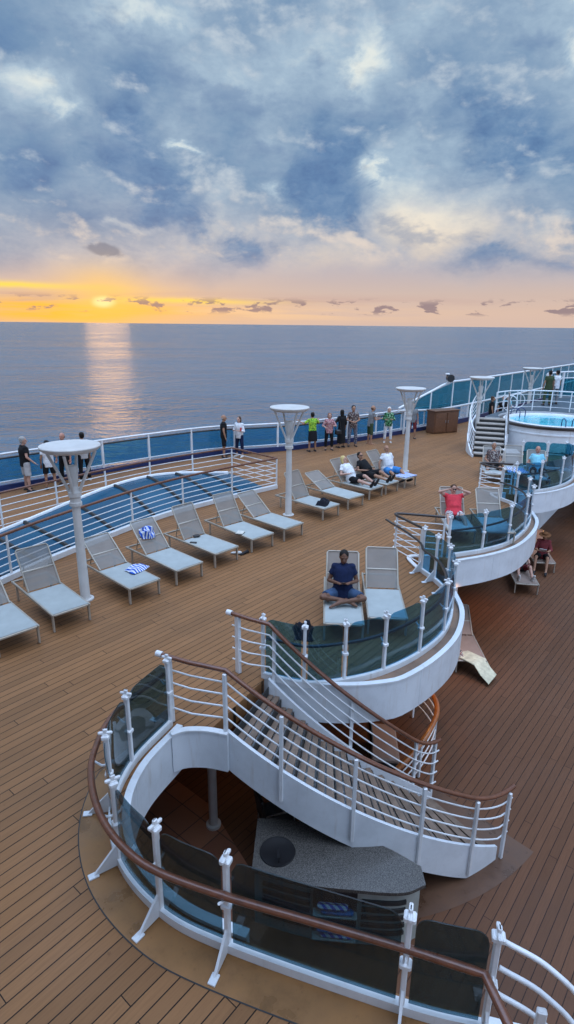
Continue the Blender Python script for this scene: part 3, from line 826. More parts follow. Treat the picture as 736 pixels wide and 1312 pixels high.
G1 = 'grey loungers in the row along the skylight railing'
ROW = [(3.77, 8.80, mid, 'empty grey lounger cut by the left edge of the picture, first of the row'),
       (4.78, 8.88, steep, 'empty grey lounger with raised back just left of the leftmost lamp pole'),
       (6.30, 8.78, lowb, 'grey lounger with a flat striped towel on its seat, right of the leftmost lamp'),
       (7.45, 8.78, mid, 'grey lounger with a crumpled striped towel high on its backrest'),
       (8.62, 8.86, steep, 'grey lounger with small black things at the bend of its seat'),
       (9.83, 8.86, steep, 'grey lounger with a small open book lying on its seat'),
       (10.92, 8.78, lowb, 'empty low-backed grey lounger beside the middle lamp'),
       (12.90, 9.03, steep, 'grey lounger with a black bundle at its foot, right of the middle lamp'),
       (14.20, 9.06, flat, 'empty low-backed grey lounger next to the blonde sunbather'),
       (15.48, 9.14, high, 'grey lounger under the blonde person in a white shirt'),
       (16.35, 9.07, high, 'grey lounger under the man in black shirt and sunglasses'),
       (17.42, 8.98, high, 'grey lounger with striped towel under the man in white shirt')]
for x, y, pr, lb in ROW: lounger(pr, (x, y, 0), R(-4 + (0 if 'under' in lb or 'towel' in lb else random.uniform(-3.5, 3.5))), lb, G1)
G2 = 'grey loungers on the balconies'
RB = R(-54)
for x, y, a, lb in ((7.50, 4.92, RB, 'grey lounger under the cross-legged man in navy'), (8.18, 4.46, RB, 'empty grey lounger beside the cross-legged man in navy'),
                    (13.42, 5.42, RB, 'grey lounger under the sitter in red'), (13.95, 4.62, RB, 'empty grey lounger beside the sitter in red'),
                    (19.75, 7.0, R(-62), 'grey lounger under the sitter in dark flowered shirt'), (20.45, 6.45, R(-62), 'empty grey lounger with striped towel between two sitters on the far balcony'),
                    (20.05, 5.62, R(-66), 'grey lounger under the sitter in pale cyan shirt')):
    lounger(high, (x, y, 0), a, lb, G2)
G3 = 'taupe loungers on the lower deck'
lounger(taupe, (11.95, 4.26, LZ), R(-53), 'taupe lounger on the lower deck with pale towel hanging off its foot', G3)
lounger(taupe, (17.15, 4.72, LZ), R(-60), 'taupe lounger on the lower deck under the sitter in white shoes', G3)
lounger(taupe, (19.25, 4.85, LZ), R(-60), 'taupe lounger on the lower deck under the sitter in a brown hat', G3)

# ------------------------------------------------------------------ towels and small belongings
M['stripe'] = patterned('blue_striped_towel', [(.02, .10, .52), (.72, .76, .82)], 17, 'stripe')
M['cream'] = cloth('cream_towel', (.55, .54, .40))
M['black_cloth'] = cloth('black_cloth', (.012, .013, .02))
def towel(label, loc, rz, w, d, hgt, mat, rumple=.03, seed=1, name='towel'):
    rnd = random.Random(seed); nx, ny = 16, 12
    ph = [rnd.uniform(0, 6) for _ in range(8)]
    def z(u, v):
        e = min(1, 6 * min(u, 1 - u)) * min(1, 6 * min(v, 1 - v))
        return .008 + e * (hgt + rumple * (math.sin(u * 9 + ph[0] + 3 * v) + math.sin(v * 11 + ph[1] - 4 * u) * .7 + math.sin((u + v) * 15 + ph[2]) * .4) * .5)
    mb = MB(); T = []; B = []
    for j in range(ny + 1):
        v = j / ny
        T.append([Vector(((u / nx - .5) * w * (1 + .12 * math.sin(v * 5 + ph[3])), (v - .5) * d * (1 + .12 * math.sin(u / nx * 5 + ph[4])), max(.012, z(u / nx, v)))) for u in range(nx + 1)])
        B.append([Vector((p.x, p.y, .002)) for p in T[-1]])
    for a, b in zip(T, T[1:]): mb.strip(a, b)
    for a, b in zip(B, B[1:]): mb.strip(a, b)
    mb.strip(T[0], B[0]); mb.strip(T[-1], B[-1]); mb.strip([r[0] for r in T], [r[0] for r in B]); mb.strip([r[-1] for r in T], [r[-1] for r in B])
    o = obj(name, mb, mat, None, 70); o.location = loc; o.rotation_euler = rz if isinstance(rz, tuple) else (0, 0, rz)
    return tag(o, label, 'towel')
towel('blue and white striped towel lying folded on the seat right of the leftmost lamp', (6.62, 9.5, .355), R(12), .42, .34, .05, M['stripe'], .02, 2)
towel('blue and white striped towel crumpled high on a lounger backrest', (7.50, 10.28, .725), (R(45), 0, R(-4)), .32, .30, .09, M['stripe'], .10, 5)
towel('blue striped towel spread over the foot of the lounger of the man in white shirt', (17.47, 9.25, .362), R(-4), .66, .5, .008, M['stripe'], .006, 3)
towel('blue striped towel under the hips of the man in white shirt', (17.5, 10.06, .352), R(-4), .64, .45, .012, M['stripe'], .008, 8)
towel('blue striped towel over the empty lounger on the far balcony', (20.85, 6.67, .352), R(-62), .62, .8, .012, M['stripe'], .012, 4)
towel('black bundled jacket at the foot of the lounger right of the middle lamp', (12.95, 9.38, .352), R(20), .5, .3, .10, M['black_cloth'], .06, 6, 'jacket')['category'] = 'jacket'
towel('dark bundled clothes on the deck beside the lounger of the man in navy', (7.28, 5.62, .01), R(40), .5, .34, .16, M['black_cloth'], .10, 7, 'clothes_bundle')['category'] = 'clothes'
# cream towel hanging from the lower lounger
mb = MB()
P = [(-.30, .55, .375), (-.28, .1, .385), (-.26, -.03, .37), (-.25, -.22, .2), (-.26, -.46, .1)]
A = [Vector(q) for q in P]; B = [q + Vector((.42, .05 * (i - 2), .01 * i)) for i, q in enumerate(A)]
mb.strip(A, B); mb.strip([q - Vector((0, 0, .014)) for q in A], [q - Vector((0, 0, .014)) for q in B])
o = obj('towel', mb, M['cream'], None, 60); o.location = (12.05, 4.1, LZ); o.rotation_euler = (0, 0, R(-15))
tag(o, 'pale cream towel hanging off the foot of the taupe lounger on the lower deck', 'towel')
M['print'] = patterned('printed_bag_cloth', [(.02, .02, .02), (.7, .66, .6), (.35, .08, .05), (.05, .05, .05)], 22)
o = towel('black and white printed bag lying on the taupe lounger beside the cream towel', (11.98, 4.72, LZ + .36), R(-40), .36, .4, .14, M['print'], .05, 11, 'printed_bag'); o['category'] = 'bag'
# book, sunglasses and phone, shoes
bk = thing('open_book', 'small open book lying on a lounger seat left of the middle lamp', 'book', (9.6, 9.42, .352), R(25))
for sx in (-1, 1):
    mb = MB(); mb.box((sx * .055, 0, .018), (.105, .17, .02), Matrix.Rotation(sx * -.16, 3, 'Y'), .003); obj('page_block', mb, plain('paper', (.6, .58, .52), .8), bk, 30, False)
mb = MB(); mb.box((0, 0, .004), (.24, .18, .006), None, .002); obj('cover', mb, M['rubber'], bk, 30, False)
mb = MB(); mb.box((0, 0, .008), (.08, .16, .014), None, .004); o = obj('phone', mb, M['black'], None, 30); o.location = (8.42, 9.78, .353); o.rotation_euler = (0, 0, .6); tag(o, 'small black phone lying on the lounger with black things', 'phone')
mb = MB(); mb.box((0, 0, .03), (.17, .09, .055), None, .02); o = obj('glasses_case', mb, M['black'], None, 30); o.location = (8.72, 10.0, .36); o.rotation_euler = (0, 0, -.4); tag(o, 'black glasses case at the bend of the lounger with black things', 'case')
M['shoe_white'] = cloth('white_shoe', (.6, .6, .58)); M['shoe_dark'] = cloth('dark_shoe', (.03, .028, .03))
def shoe_mb(l=.27):
    mb = MB(); prof = [(-.5, .03, .05), (-.42, .036, .075), (-.15, .036, .07), (.1, .042, .055), (.3, .045, .045), (.44, .035, .035), (.5, .015, .02)]
    mb.loft([[Vector((w_ * math.cos(2 * math.pi * k / 10), y * l, max(.0, h_ * .5 + h_ * .55 * math.sin(2 * math.pi * k / 10)))) for k in range(10)] for y, w_, h_ in prof]); return mb
for i, (x, y, m_, lb) in enumerate(((9.2, 9.16, 'shoe_white', 'pale shoe on the deck below the foot of the lounger with black things'), (9.33, 9.02, 'shoe_dark', 'dark shoe on the deck beside the pale shoe'))):
    o = obj('shoe', shoe_mb(), M[m_], None, 60); o.location = (x, y, .004); o.rotation_euler = (0, 0, .5 + i); tag(o, lb, 'shoe')

# ------------------------------------------------------------------ people
REMESH = []
SK = {'tan': (.36, .19, .12), 'dark': (.16, .075, .045), 'fair': (.50, .29, .22), 'red': (.46, .22, .16)}
SKM = {k: plain('skin_' + k, v, .55, 0, .08, 20, .05, .4) for k, v in SK.items()}
M['eye'] = plain('eye_dark', (.02, .015, .012), .3); M['lip'] = plain('lips', (.26, .09, .07), .5)
HAIRM = {'black': cloth('black_hair', (.012, .01, .009), .6, .4, 60), 'brown': cloth('brown_hair', (.07, .035, .018), .6, .4, 60), 'grey': cloth('grey_hair', (.32, .31, .30), .6, .3, 60),
         'white': cloth('white_hair', (.66, .65, .62), .6, .2, 60), 'blonde': cloth('blonde_hair', (.62, .47, .20), .6, .3, 60), 'red': cloth('auburn_hair', (.20, .07, .035), .6, .4, 60)}
def V(*a): return Vector(a)
def person(label, loc, rz, P, scale=1.0):
    g = lambda k, d=None: P.get(k, d)
    fat = g('fat', 1.0); skin = SKM[g('skin', 'tan')]
    pel = V(*g('pel', (0, 0, .93))); up = V(*g('spine', (0, 0, 1))).normalized()
    rt = V(*g('right', (1, 0, 0))); rt = (rt - up * rt.dot(up)).normalized(); fw = up.cross(rt)
    dirs = {}
    for k, d in (('thL', (-.10, .02, -1)), ('thR', (.10, .02, -1)), ('shL', (-.02, -.05, -1)), ('shR', (.02, -.05, -1)), ('uaL', (-.22, -.02, -1)), ('uaR', (.22, -.02, -1)), ('faL', (-.05, .25, -1)), ('faR', (.05, .25, -1)), ('ftL', (-.15, 1, 0)), ('ftR', (.15, 1, 0))):
        dirs[k] = V(*g(k, d)).normalized()
    J = {}
    for s, sg in (('L', -1), ('R', 1)):
        J['hip' + s] = pel + rt * sg * .095 - up * .02
        J['kn' + s] = J['hip' + s] + dirs['th' + s] * .43
        J['an' + s] = J['kn' + s] + dirs['sh' + s] * .42
        J['sh' + s] = pel + up * .465 + rt * sg * .175
        J['el' + s] = J['sh' + s] + dirs['ua' + s] * .285
        J['wr' + s] = J['el' + s] + dirs['fa' + s] * .25
    nb = pel + up * .52
    hu = V(*g('headup', tuple(up))).normalized(); hf = V(*g('look', tuple(fw))); hf = (hf - hu * hf.dot(hu)).normalized(); hr = hf.cross(hu)
    hc = nb + up * .035 + hu * .115 + hf * .02
    HS = 1.1; hrot = Matrix((hr * HS, hf * HS, hu * HS)).transposed()
    def ring(c, a, b, n=18): return [c + rt * a * math.cos(2 * math.pi * k / n) + fw * b * math.sin(2 * math.pi * k / n) for k in range(n)]
    belly = g('belly', 0.0)
    def torso(mb, grow=0.0, s0=-.10, s1=.50):
        prof = [(-.10, .13, .09, 0), (-.04, .158, .112, 0), (.03, .16, .115, .2), (.12, .148, .11, 1), (.22, .15, .112, .7), (.32, .165, .12, .2), (.40, .17, .118, 0), (.455, .15, .095, 0), (.49, .10, .07, 0), (.52, .06, .055, 0)]
        rings = []
        for s, a, b, bl in prof:
            if s < s0 - .001 or s > s1 + .001: continue
            rings.append(ring(pel + up * s + fw * belly * bl * .5, a * fat + grow, b * fat + belly * bl * .6 + grow))
        mb.loft(rings)
    mb = MB(); torso(mb, 0, -.10, .52)
    for s, sg in (('L', -1), ('R', 1)): mb.cone(nb - up * .05, J['sh' + s] - rt * sg * .02, .05, .052)
    mb.cone(nb - up * .06, nb + up * .07 + hf * .012, .058, .05)
    # head: skull, jaw, nose, ears
    mb.ell(hc + hu * .02 - hf * .008, (.074, .093, .100), hrot); mb.ell(hc - hu * .045 + hf * .022, (.058, .068, .072), hrot)
    mb.cone(hc + hf * .095 + hu * .012, hc + hf * .119 - hu * .022, .009, .015); mb.ell(hc + hf * .083 + hu * .034, (.05, .016, .013), hrot)
    mb.ell(hc - hu * .088 + hf * .062, (.026, .02, .018), hrot)
    for sg in (-1, 1): mb.ell(hc + hr * sg * .076 - hf * .008 + hu * .0, (.012, .02, .032), hrot)
    for s, sg in (('L', -1), ('R', 1)):
        mb.cone(J['hip' + s], J['kn' + s], .083 * fat, .056); mb.cone(J['kn' + s], J['an' + s], .055, .036)
        mb.ell(J['kn' + s].lerp(J['an' + s], .28) - dirs['ft' + s] * .018, (.046, .046, .09), Matrix((rt, fw, up)).transposed() if abs(dirs['sh' + s].z) > .8 else None)
        ft = dirs['ft' + s]; a = J['an' + s]
        dn = dirs['sh' + s]; heel = a + dn * .045 - ft * .04
        mb.cone(heel, a + dn * .05 + ft * .14, .036, .03); mb.cone(a, a + dn * .045 + ft * .06, .038, .034)
        mb.cone(a + dn * .055 + ft * .13, a + dn * .058 + ft * .185, .03, .02, flat=1)
        mb.cone(J['sh' + s] - rt * sg * .03, J['el' + s], .052, .038); mb.cone(J['el' + s], J['wr' + s], .039, .026)
        # hand: palm, four fingers of unequal length, thumb from the side of the palm
        fd = dirs['fa' + s]; side = V(*g('palm' + s, tuple(rt * sg))); side = (side - fd * side.dot(fd)).normalized(); pn = fd.cross(side) * (1 if s == 'R' else -1)
        pc = J['wr' + s] + fd * .05
        mb.ell(pc, (.040, .055, .018), Matrix((side, fd, side.cross(fd))).transposed(), 10, 7); mb.cone(J['wr' + s], pc, .026, .026)
        curl = g('curl', .35)
        for q, (o_, l_) in enumerate(((-.030, .066), (-.010, .078), (.011, .073), (.031, .056))):
            b0 = pc + fd * .045 + side * o_; k1 = b0 + (fd - pn * curl * .6).normalized() * l_ * .52; k2 = k1 + (fd - pn * curl * 2).normalized() * l_ * .5
            mb.cone(b0 - fd * .012, k1, .0095, .0085, 8); mb.cone(k1, k2, .0085, .007, 8)
        t0 = pc - side * .03 - fd * .012; t1 = t0 + (fd * .7 - side * .7 - pn * .3).normalized() * .042; mb.cone(t0, t1, .012, .010, 8); mb.cone(t1, t1 + (fd - side * .25 - pn * .4).normalized() * .032, .010, .008, 8)
    body = obj('person', mb, skin); body.location = loc; body.rotation_euler = (0, 0, rz); body.scale = (scale,) * 3
    tag(body, label, 'person')
    REMESH.append((body, .0085, (hc.copy(), hr.copy(), hf.copy(), hu.copy()), 2))
    def child(name, mb, mat, vox=.013, it=3):
        o = obj(name, mb, mat, body, True, False); REMESH.append((o, vox, None, it)); return o
    # clothes
    top = g('top')
    if top:
        mb = MB(); torso(mb, .02, -.04 if not g('long') else -.10, .495)
        if not g('tucked'): mb.loft([ring(pel + up * s_ , a * fat + belly * .3, b * fat + belly * .45) for s_, a, b in ((-.13, .176, .13), (-.02, .178, .134), (.06, .176, .132))])
        mb.cone(nb - up * .06, nb + up * .018, .085, .066, 14, False)
        sl = g('sleeve', .55)
        for s, sg in (('L', -1), ('R', 1)):
            e = J['sh' + s].lerp(J['el' + s], min(sl, 1)); mb.ell(J['sh' + s] - rt * sg * .015, (.07, .07, .068)); mb.cone(nb - up * .075, J['sh' + s] - rt * sg * .02, .07, .068); mb.cone(J['sh' + s] - rt * sg * .04, e, .07, .062 if sl <= 1 else .055, 14, sl > 1)
            if sl > 1: mb.cone(J['el' + s], J['el' + s].lerp(J['wr' + s], min(1, sl - 1)), .054, .045, 14, True)
        child('shirt', mb, top)
    bot = g('bottom'); bl = g('bottom_len', .85)
    if bot:
        mb = MB(); torso(mb, .014, -.10, .10)
        if g('skirt'):
            L_ = g('skirt'); mb.loft([ring(pel + up * .06, .165 * fat, .125 * fat), ring(pel - up * .08, .19 * fat, .15 * fat), ring(pel - up * L_ * .6, .205, .165), ring(pel - up * L_, .215, .175)])
        else:
            for s, sg in (('L', -1), ('R', 1)):
                if bl <= 1: mb.cone(J['hip' + s], J['hip' + s].lerp(J['kn' + s], bl), .102 * fat, .088 * fat, 14, False); mb.ell(J['hip' + s], (.1 * fat,) * 3)
                else:
                    mb.cone(J['hip' + s], J['kn' + s], .1 * fat, .074, 14); mb.cone(J['kn' + s], J['kn' + s].lerp(J['an' + s], bl - 1), .074, .062, 14, False)
        child('skirt' if g('skirt') else ('shorts' if bl <= 1.05 else 'trousers'), mb, bot)
    hair = g('hair')
    if hair:
        mb = MB(); st_ = g('hairstyle', 'short')
        if st_ == 'bald':
            mb.ell(hc - hf * .045 - hu * .01, (.078, .06, .05), hrot)
        else:
            mb.ell(hc + hu * .045 - hf * .022, (.082, .092, .086), hrot); mb.ell(hc - hf * .045 - hu * .005, (.078, .06, .075), hrot)
            if st_ in ('bob', 'long'):
                for sg in (-1, 1): mb.cone(hc + hr * sg * .062 - hf * .02 + hu * .03, hc + hr * sg * .068 - hf * .03 - hu * .1, .035, .03)
                mb.ell(hc - hf * .05 - hu * .04, (.085, .05, .09), hrot)
            if st_ == 'long':
                mb.cone(hc - hf * .06, hc - hf * .075 - hu * .42, .085, .06, flat=.5)
        child('hair', mb, HAIRM[hair], .010, 2)
    sh = g('shoes')
    if sh:
        for s in ('L', 'R'):
            ft = dirs['ft' + s]; a = J['an' + s]; dn = dirs['sh' + s]
            mb = MB(); mb.cone(a + dn * .05 - ft * .045, a + dn * .058 + ft * .13, .046, .044); mb.cone(a + dn * .058 + ft * .12, a + dn * .063 + ft * .195, .044, .032)
            mb.cone(a + dn * .02 - ft * .01, a + dn * .045 + ft * .02, .046, .046)
            child('shoe', mb, sh, .010, 2)
    if g('glasses'):
        mb = MB()
        for sg in (-1, 1):
            mb.ell(hc + hf * .100 + hr * sg * .032 + hu * .015, (.026, .008, .019), hrot); mb.tube([hc + hf * .095 + hr * sg * .056 + hu * .018, hc - hf * .01 + hr * sg * .078 + hu * .015], .004, 6)
        mb.tube([hc + hf * .106 - hr * .01 + hu * .018, hc + hf * .106 + hr * .01 + hu * .018], .004, 6)
        obj('sunglasses', mb, M['black'], body, 40, False)
    if g('hat'):
        mb = MB(); mb.lathe([(.001, .13), (.05, .128), (.08, .11), (.088, .06), (.095, .045), (.17, .035), (.172, .042), (.095, .058)], 24); mb.v = [hrot @ v + hc for v in mb.v]; obj('hat', mb, g('hat'), body, 40, False)
    return body, J
def face(az): return R(az - 90)
C = {}
for k, c in {'black': (.012, .012, .014), 'navy': (.012, .02, .06), 'white': (.70, .72, .75), 'grey': (.20, .21, .22), 'blue': (.05, .22, .52), 'cyan': (.22, .55, .68), 'red': (.62, .05, .07),
             'khaki': (.25, .22, .17), 'olive': (.05, .07, .035), 'lightgrey': (.45, .44, .44), 'maroon': (.16, .03, .035), 'denim': (.05, .09, .17), 'green': (.04, .16, .07)}.items(): C[k] = cloth('cloth_' + k, c)
PT = {'lime': patterned('lime_tropical_print', [(.03, .14, .02), (.35, .62, .04), (.50, .75, .08), (.08, .30, .04)], 16),
      'pink': patterned('pink_floral_print', [(.30, .10, .12), (.52, .26, .28), (.62, .42, .40), (.12, .05, .07)], 18),
      'darkfloral': patterned('dark_floral_print', [(.02, .02, .03), (.20, .12, .10), (.03, .03, .04), (.42, .38, .34)], 20),
      'greenfloral': patterned('green_floral_print', [(.01, .03, .02), (.02, .05, .03), (.05, .30, .10), (.30, .45, .32)], 14),
      'greytrouser': patterned('grey_print_trousers', [(.03, .03, .05), (.16, .16, .20), (.32, .32, .36), (.05, .05, .08)], 24),
      'whitefloral': patterned('white_print_shorts', [(.6, .58, .56), (.7, .7, .68), (.25, .10, .12), (.1, .1, .12)], 24)}
# --- at the rail on the left
person('man in black polo and pale grey shorts, leftmost at the outer rail', (8.70, 18.05, 0), face(-8), dict(top=C['black'], bottom=C['lightgrey'], hair='grey', shoes=M['shoe_dark'], skin='fair', fat=1.1, bottom_len=.95, faR=(.1, .6, -.6), look=(.35, 1, -.1)), 1.02)
person('dark-haired person in white tee and black shorts, second from left at the rail', (9.30, 17.70, 0), face(62), dict(top=C['white'], bottom=C['black'], hair='black', hairstyle='bob', shoes=M['shoe_dark'], skin='tan', fat=1.05, bottom_len=.8, uaR=(.3, .3, -1), faR=(-.1, 1, .1)), .93)
person('balding man in black behind the leftmost lamp dish', (10.0, 17.95, 0), face(-150), dict(top=C['black'], bottom=C['black'], hair='brown', hairstyle='bald', shoes=M['shoe_dark'], skin='red', bottom_len=1.9), 1.0)
person('dark-haired person in pale grey top and dark trousers, right of the leftmost lamp stem', (10.65, 17.85, 0), face(80), dict(top=C['lightgrey'], bottom=C['black'], hair='black', shoes=M['shoe_white'], skin='tan', bottom_len=1.95, sleeve=.7), .97)
person('man in black shirt and shorts in profile, chatting with the woman in a white blouse', (16.45, 16.98, 0), face(-42), dict(top=C['black'], bottom=C['black'], hair='grey', hairstyle='bald', shoes=M['shoe_dark'], skin='tan', bottom_len=1.0, look=(0, 1, -.1)), 1.0)
person('woman in white blouse and navy capri trousers holding a drink by the rail', (17.02, 16.65, 0), face(190), dict(top=C['white'], bottom=C['navy'], hair='brown', hairstyle='bob', shoes=M['shoe_white'], skin='fair', bottom_len=1.7, sleeve=1.4, uaL=(-.3, .15, -1), faL=(.5, .8, .15), uaR=(.3, .15, -1), faR=(-.5, .8, .15)), .95)
# --- along the rail in the middle
person('person in lime green tropical shirt and black shorts leaning on the rail', (19.85, 15.05, 0), face(62), dict(top=PT['lime'], bottom=C['black'], hair='black', skin='tan', shoes=M['shoe_dark'], skirt=.46, sleeve=.75, fat=1.02, uaL=(-.8, .5, -.7), faL=(-.3, .8, .25), uaR=(.8, .5, -.7), faR=(.3, .8, .25), spine=(0, .06, 1)), .97)
person('woman in pink flowered blouse and black trousers with a shoulder bag', (20.60, 14.72, 0), face(222), dict(top=PT['pink'], bottom=C['black'], hair='red', hairstyle='bob', skin='fair', shoes=M['shoe_dark'], bottom_len=1.8, sleeve=1.2, fat=1.1, uaL=(-.5, .1, -1), faL=(.5, .8, .1), uaR=(.5, .1, -1), faR=(-.3, .8, -.1)), .93)
person('woman in long black dress with long black hair seen from behind', (21.40, 14.62, 0), face(70), dict(top=C['black'], bottom=C['black'], hair='black', hairstyle='long', skin='tan', shoes=M['shoe_dark'], skirt=.72, sleeve=1.3, uaL=(-.6, .2, -1), faL=(-.1, .8, -.3)), .97)
person('tall man in dark tee and grey print trousers with clasped hands', (21.98, 14.42, 0), face(226), dict(top=PT['darkfloral'], bottom=PT['greytrouser'], hair='black', skin='tan', shoes=M['shoe_dark'], bottom_len=1.9, fat=1.08, uaL=(-.35, .1, -1), faL=(.7, .7, -.2), uaR=(.35, .1, -1), faR=(-.7, .7, -.2)), 1.06)
person('man in grey tee and dark shorts leaning in profile at the rail', (22.95, 14.1, 0), face(-32), dict(top=C['grey'], bottom=C['olive'], hair='brown', hairstyle='bald', skin='tan', shoes=None, bottom_len=1.05, spine=(0, .12, 1), uaR=(.1, .3, -1), faR=(-.2, .9, .1), uaL=(-.1, .3, -1), faL=(.2, .9, .1)), 1.02)
person('white-haired woman in dark green flowered jacket and white trousers', (23.90, 13.72, 0), face(215), dict(top=PT['greenfloral'], bottom=C['white'], hair='white', hairstyle='bob', skin='fair', shoes=M['shoe_white'], bottom_len=1.8, sleeve=1.7, fat=1.15, uaL=(-.4, .1, -1), faL=(.5, .8, .1), uaR=(.4, .1, -1), faR=(-.5, .8, .1)), .95)
person('person in grey top and dark shorts half hidden by the lamp next to the cabinet', (25.55, 13.35, 0), face(215), dict(top=C['grey'], bottom=C['maroon'], hair='brown', skin='tan', shoes=M['shoe_dark'], bottom_len=1.0), .98)
# --- lounging
sp = (0, -math.cos(R(52)), math.sin(R(52)))
recl = dict(pel=(0, 0, .475), spine=sp, headup=(0, -.25, 1), ftL=(-.1, .45, .9), ftR=(.1, .45, .9))
def L_at(x, y, rz, d): return (x - math.sin(rz) * d, y + math.cos(rz) * d, 0)
person('blonde person in white tee and black shorts reclining on a lounger', L_at(15.48, 9.14, R(-4), 1.02), R(176), dict(recl, top=C['white'], bottom=C['black'], hair='blonde', hairstyle='bob', skin='fair', shoes=M['shoe_dark'], fat=1.15, belly=.05, thL=(-.12, 1, .34), shL=(.0, 1, -.42), thR=(.12, 1, .06), shR=(.0, 1, -.12), uaL=(-.4, .6, -.7), faL=(.5, .7, .45), uaR=(.5, .3, -.8), faR=(-.3, .9, .2), look=(-.3, 1, 0), bottom_len=.9))
person('man in black tee, black shorts and sunglasses reclining on a lounger', L_at(16.35, 9.07, R(-4), 1.02), R(176), dict(recl, top=C['black'], bottom=C['black'], hair='black', skin='tan', glasses=1, shoes=M['shoe_dark'], fat=1.2, belly=.07, thL=(-.14, 1, .30), shL=(.05, 1, -.38), thR=(.14, 1, .1), shR=(-.05, 1, -.16), uaL=(-.5, .3, -.8), faL=(.1, .95, -.15), uaR=(.5, .3, -.8), faR=(-.25, .95, .1), look=(.25, 1, 0), bottom_len=.9))
person('man in white printed tee and blue shorts sitting up on a striped towel', L_at(17.42, 8.98, R(-4), .98), R(158), dict(pel=(0, 0, .49), spine=(0, -.22, 1), top=C['white'], bottom=C['blue'], hair='grey', hairstyle='bald', skin='tan', fat=1.22, belly=.07, thL=(-.45, 1, -.02), shL=(-.05, .8, -.5), thR=(.22, 1, -.02), shR=(-.25, .8, -.5), uaL=(-.55, .1, -1), faL=(-.1, .3, -1), uaR=(.55, .1, -1), faR=(.1, .3, -1), look=(.15, 1, -.1), ftL=(0, .8, .4), ftR=(0, .8, .4), bottom_len=.95, shoes=M['shoe_dark']))
b17, J17 = person('man in navy polo and blue shorts sitting cross-legged, looking at his phone', L_at(7.50, 4.92, RB, 1.06), R(126), dict(pel=(0, 0, .475), spine=(0, -.18, 1), top=C['navy'], bottom=C['denim'], hair='black', hair_='', skin='dark', fat=1.08, belly=.05, thL=(-.66, .76, .08), thR=(.66, .76, .08), shL=(.98, .16, -.14), shR=(-.98, .02, -.12), ftL=(.7, .5, -.2), ftR=(-.7, .5, -.2), uaL=(-.32, .12, -1), faL=(.62, .75, .12), uaR=(.32, .12, -1), faR=(-.62, .75, .12), headup=(0, .2, 1), look=(0, 1, -.4), bottom_len=.8, curl=.6))
ph = (J17['wrL'] + J17['wrR']) / 2 + V(0, .07, .035)
mb = MB(); mb.box((0, 0, 0), (.075, .15, .011), Matrix.Rotation(.5, 3, 'X'), .004); o = obj('phone', mb, M['black'], None, 30); o.location = Matrix.Rotation(R(126), 3, 'Z') @ ph + b17.location; o.rotation_euler = (0, 0, R(126)); tag(o, 'black phone held by the cross-legged man', 'phone')
person('person in red top and white patterned shorts with both hands raised to the face', L_at(13.42, 5.42, RB, 1.08), R(124), dict(recl, spine=(0, -.62, .78), top=C['red'], bottom=PT['whitefloral'], hair='brown', skin='fair', fat=1.2, belly=.06, thL=(-.25, 1, -.02), shL=(-.05, .9, -.5), thR=(.25, 1, -.02), shR=(.05, .9, -.5), uaL=(-.72, .35, .48), faL=(.90, .18, .34), uaR=(.72, .35, .48), faR=(-.90, .18, .34), headup=(0, -.1, 1), bottom_len=.6, glasses=1, sleeve=.4))
person('person in dark flowered shirt sitting on the far balcony lounger', L_at(19.75, 7.0, R(-62), 1.05), R(120), dict(recl, spine=(0, -.15, 1), top=PT['darkfloral'], bottom=C['black'], hair='grey', skin='tan', fat=1.25, belly=.06, thL=(-.3, 1, -.02), shL=(-.05, .3, -1), thR=(.3, 1, -.02), shR=(.05, .3, -1), uaL=(-.35, .2, -1), faL=(.35, .9, -.3), uaR=(.35, .2, -1), faR=(-.35, .9, -.3), ftL=(0, 1, 0), ftR=(0, 1, 0), pel=(0, 0, .47), shoes=M['shoe_dark']))
person('pink-faced sitter in pale cyan shirt and black shorts on the far balcony', L_at(20.05, 5.62, R(-66), 1.05), R(118), dict(recl, spine=(0, -.3, 1), top=C['cyan'], bottom=C['black'], hair='white', hairstyle='bald', skin='red', fat=1.25, belly=.07, thL=(-.25, 1, .0), shL=(-.05, .9, -.45), thR=(.25, 1, .0), shR=(.05, .9, -.45), uaL=(-.45, .1, -1), faL=(.35, .9, .0), uaR=(.45, .1, -1), faR=(-.35, .9, .0), shoes=M['shoe_dark']))
# --- on the lower deck
o_, _ = person('sitter with red shorts and white shoes, mostly hidden by the balcony, on the lower deck', tuple(V(*L_at(17.15, 4.72, R(-60), 1.05)) + V(0, 0, LZ)), R(120), dict(recl, top=C['black'], bottom=C['maroon'], hair='brown', skin='fair', shoes=M['shoe_white'], thL=(-.2, .9, .45), shL=(-.05, .9, -.6), thR=(.2, .9, .35), shR=(.05, .9, -.5), uaL=(-.4, .3, -1), faL=(.2, .9, .2), uaR=(.4, .3, -1), faR=(-.2, .9, .2)))
o_, JH = person('sitter in brown hat and dark clothes holding white papers on the lower deck', tuple(V(*L_at(19.25, 4.85, R(-60), .45)) + V(0, 0, LZ)), R(105), dict(recl, spine=(0, -.1, 1), top=C['maroon'], bottom=C['black'], hair='brown', hat=cloth('brown_straw', (.16, .07, .03)), skin='tan', sleeve=1.3, thL=(-.2, 1, .1), shL=(0, .5, -1), thR=(.2, 1, .1), shR=(0, .5, -1), ftL=(0, 1, 0), ftR=(0, 1, 0), uaL=(-.3, .4, -1), faL=(.3, .9, .1), uaR=(.3, .4, -1), faR=(-.3, .9, .1), look=(0, 1, -.5), headup=(0, .2, 1), shoes=M['shoe_dark']))
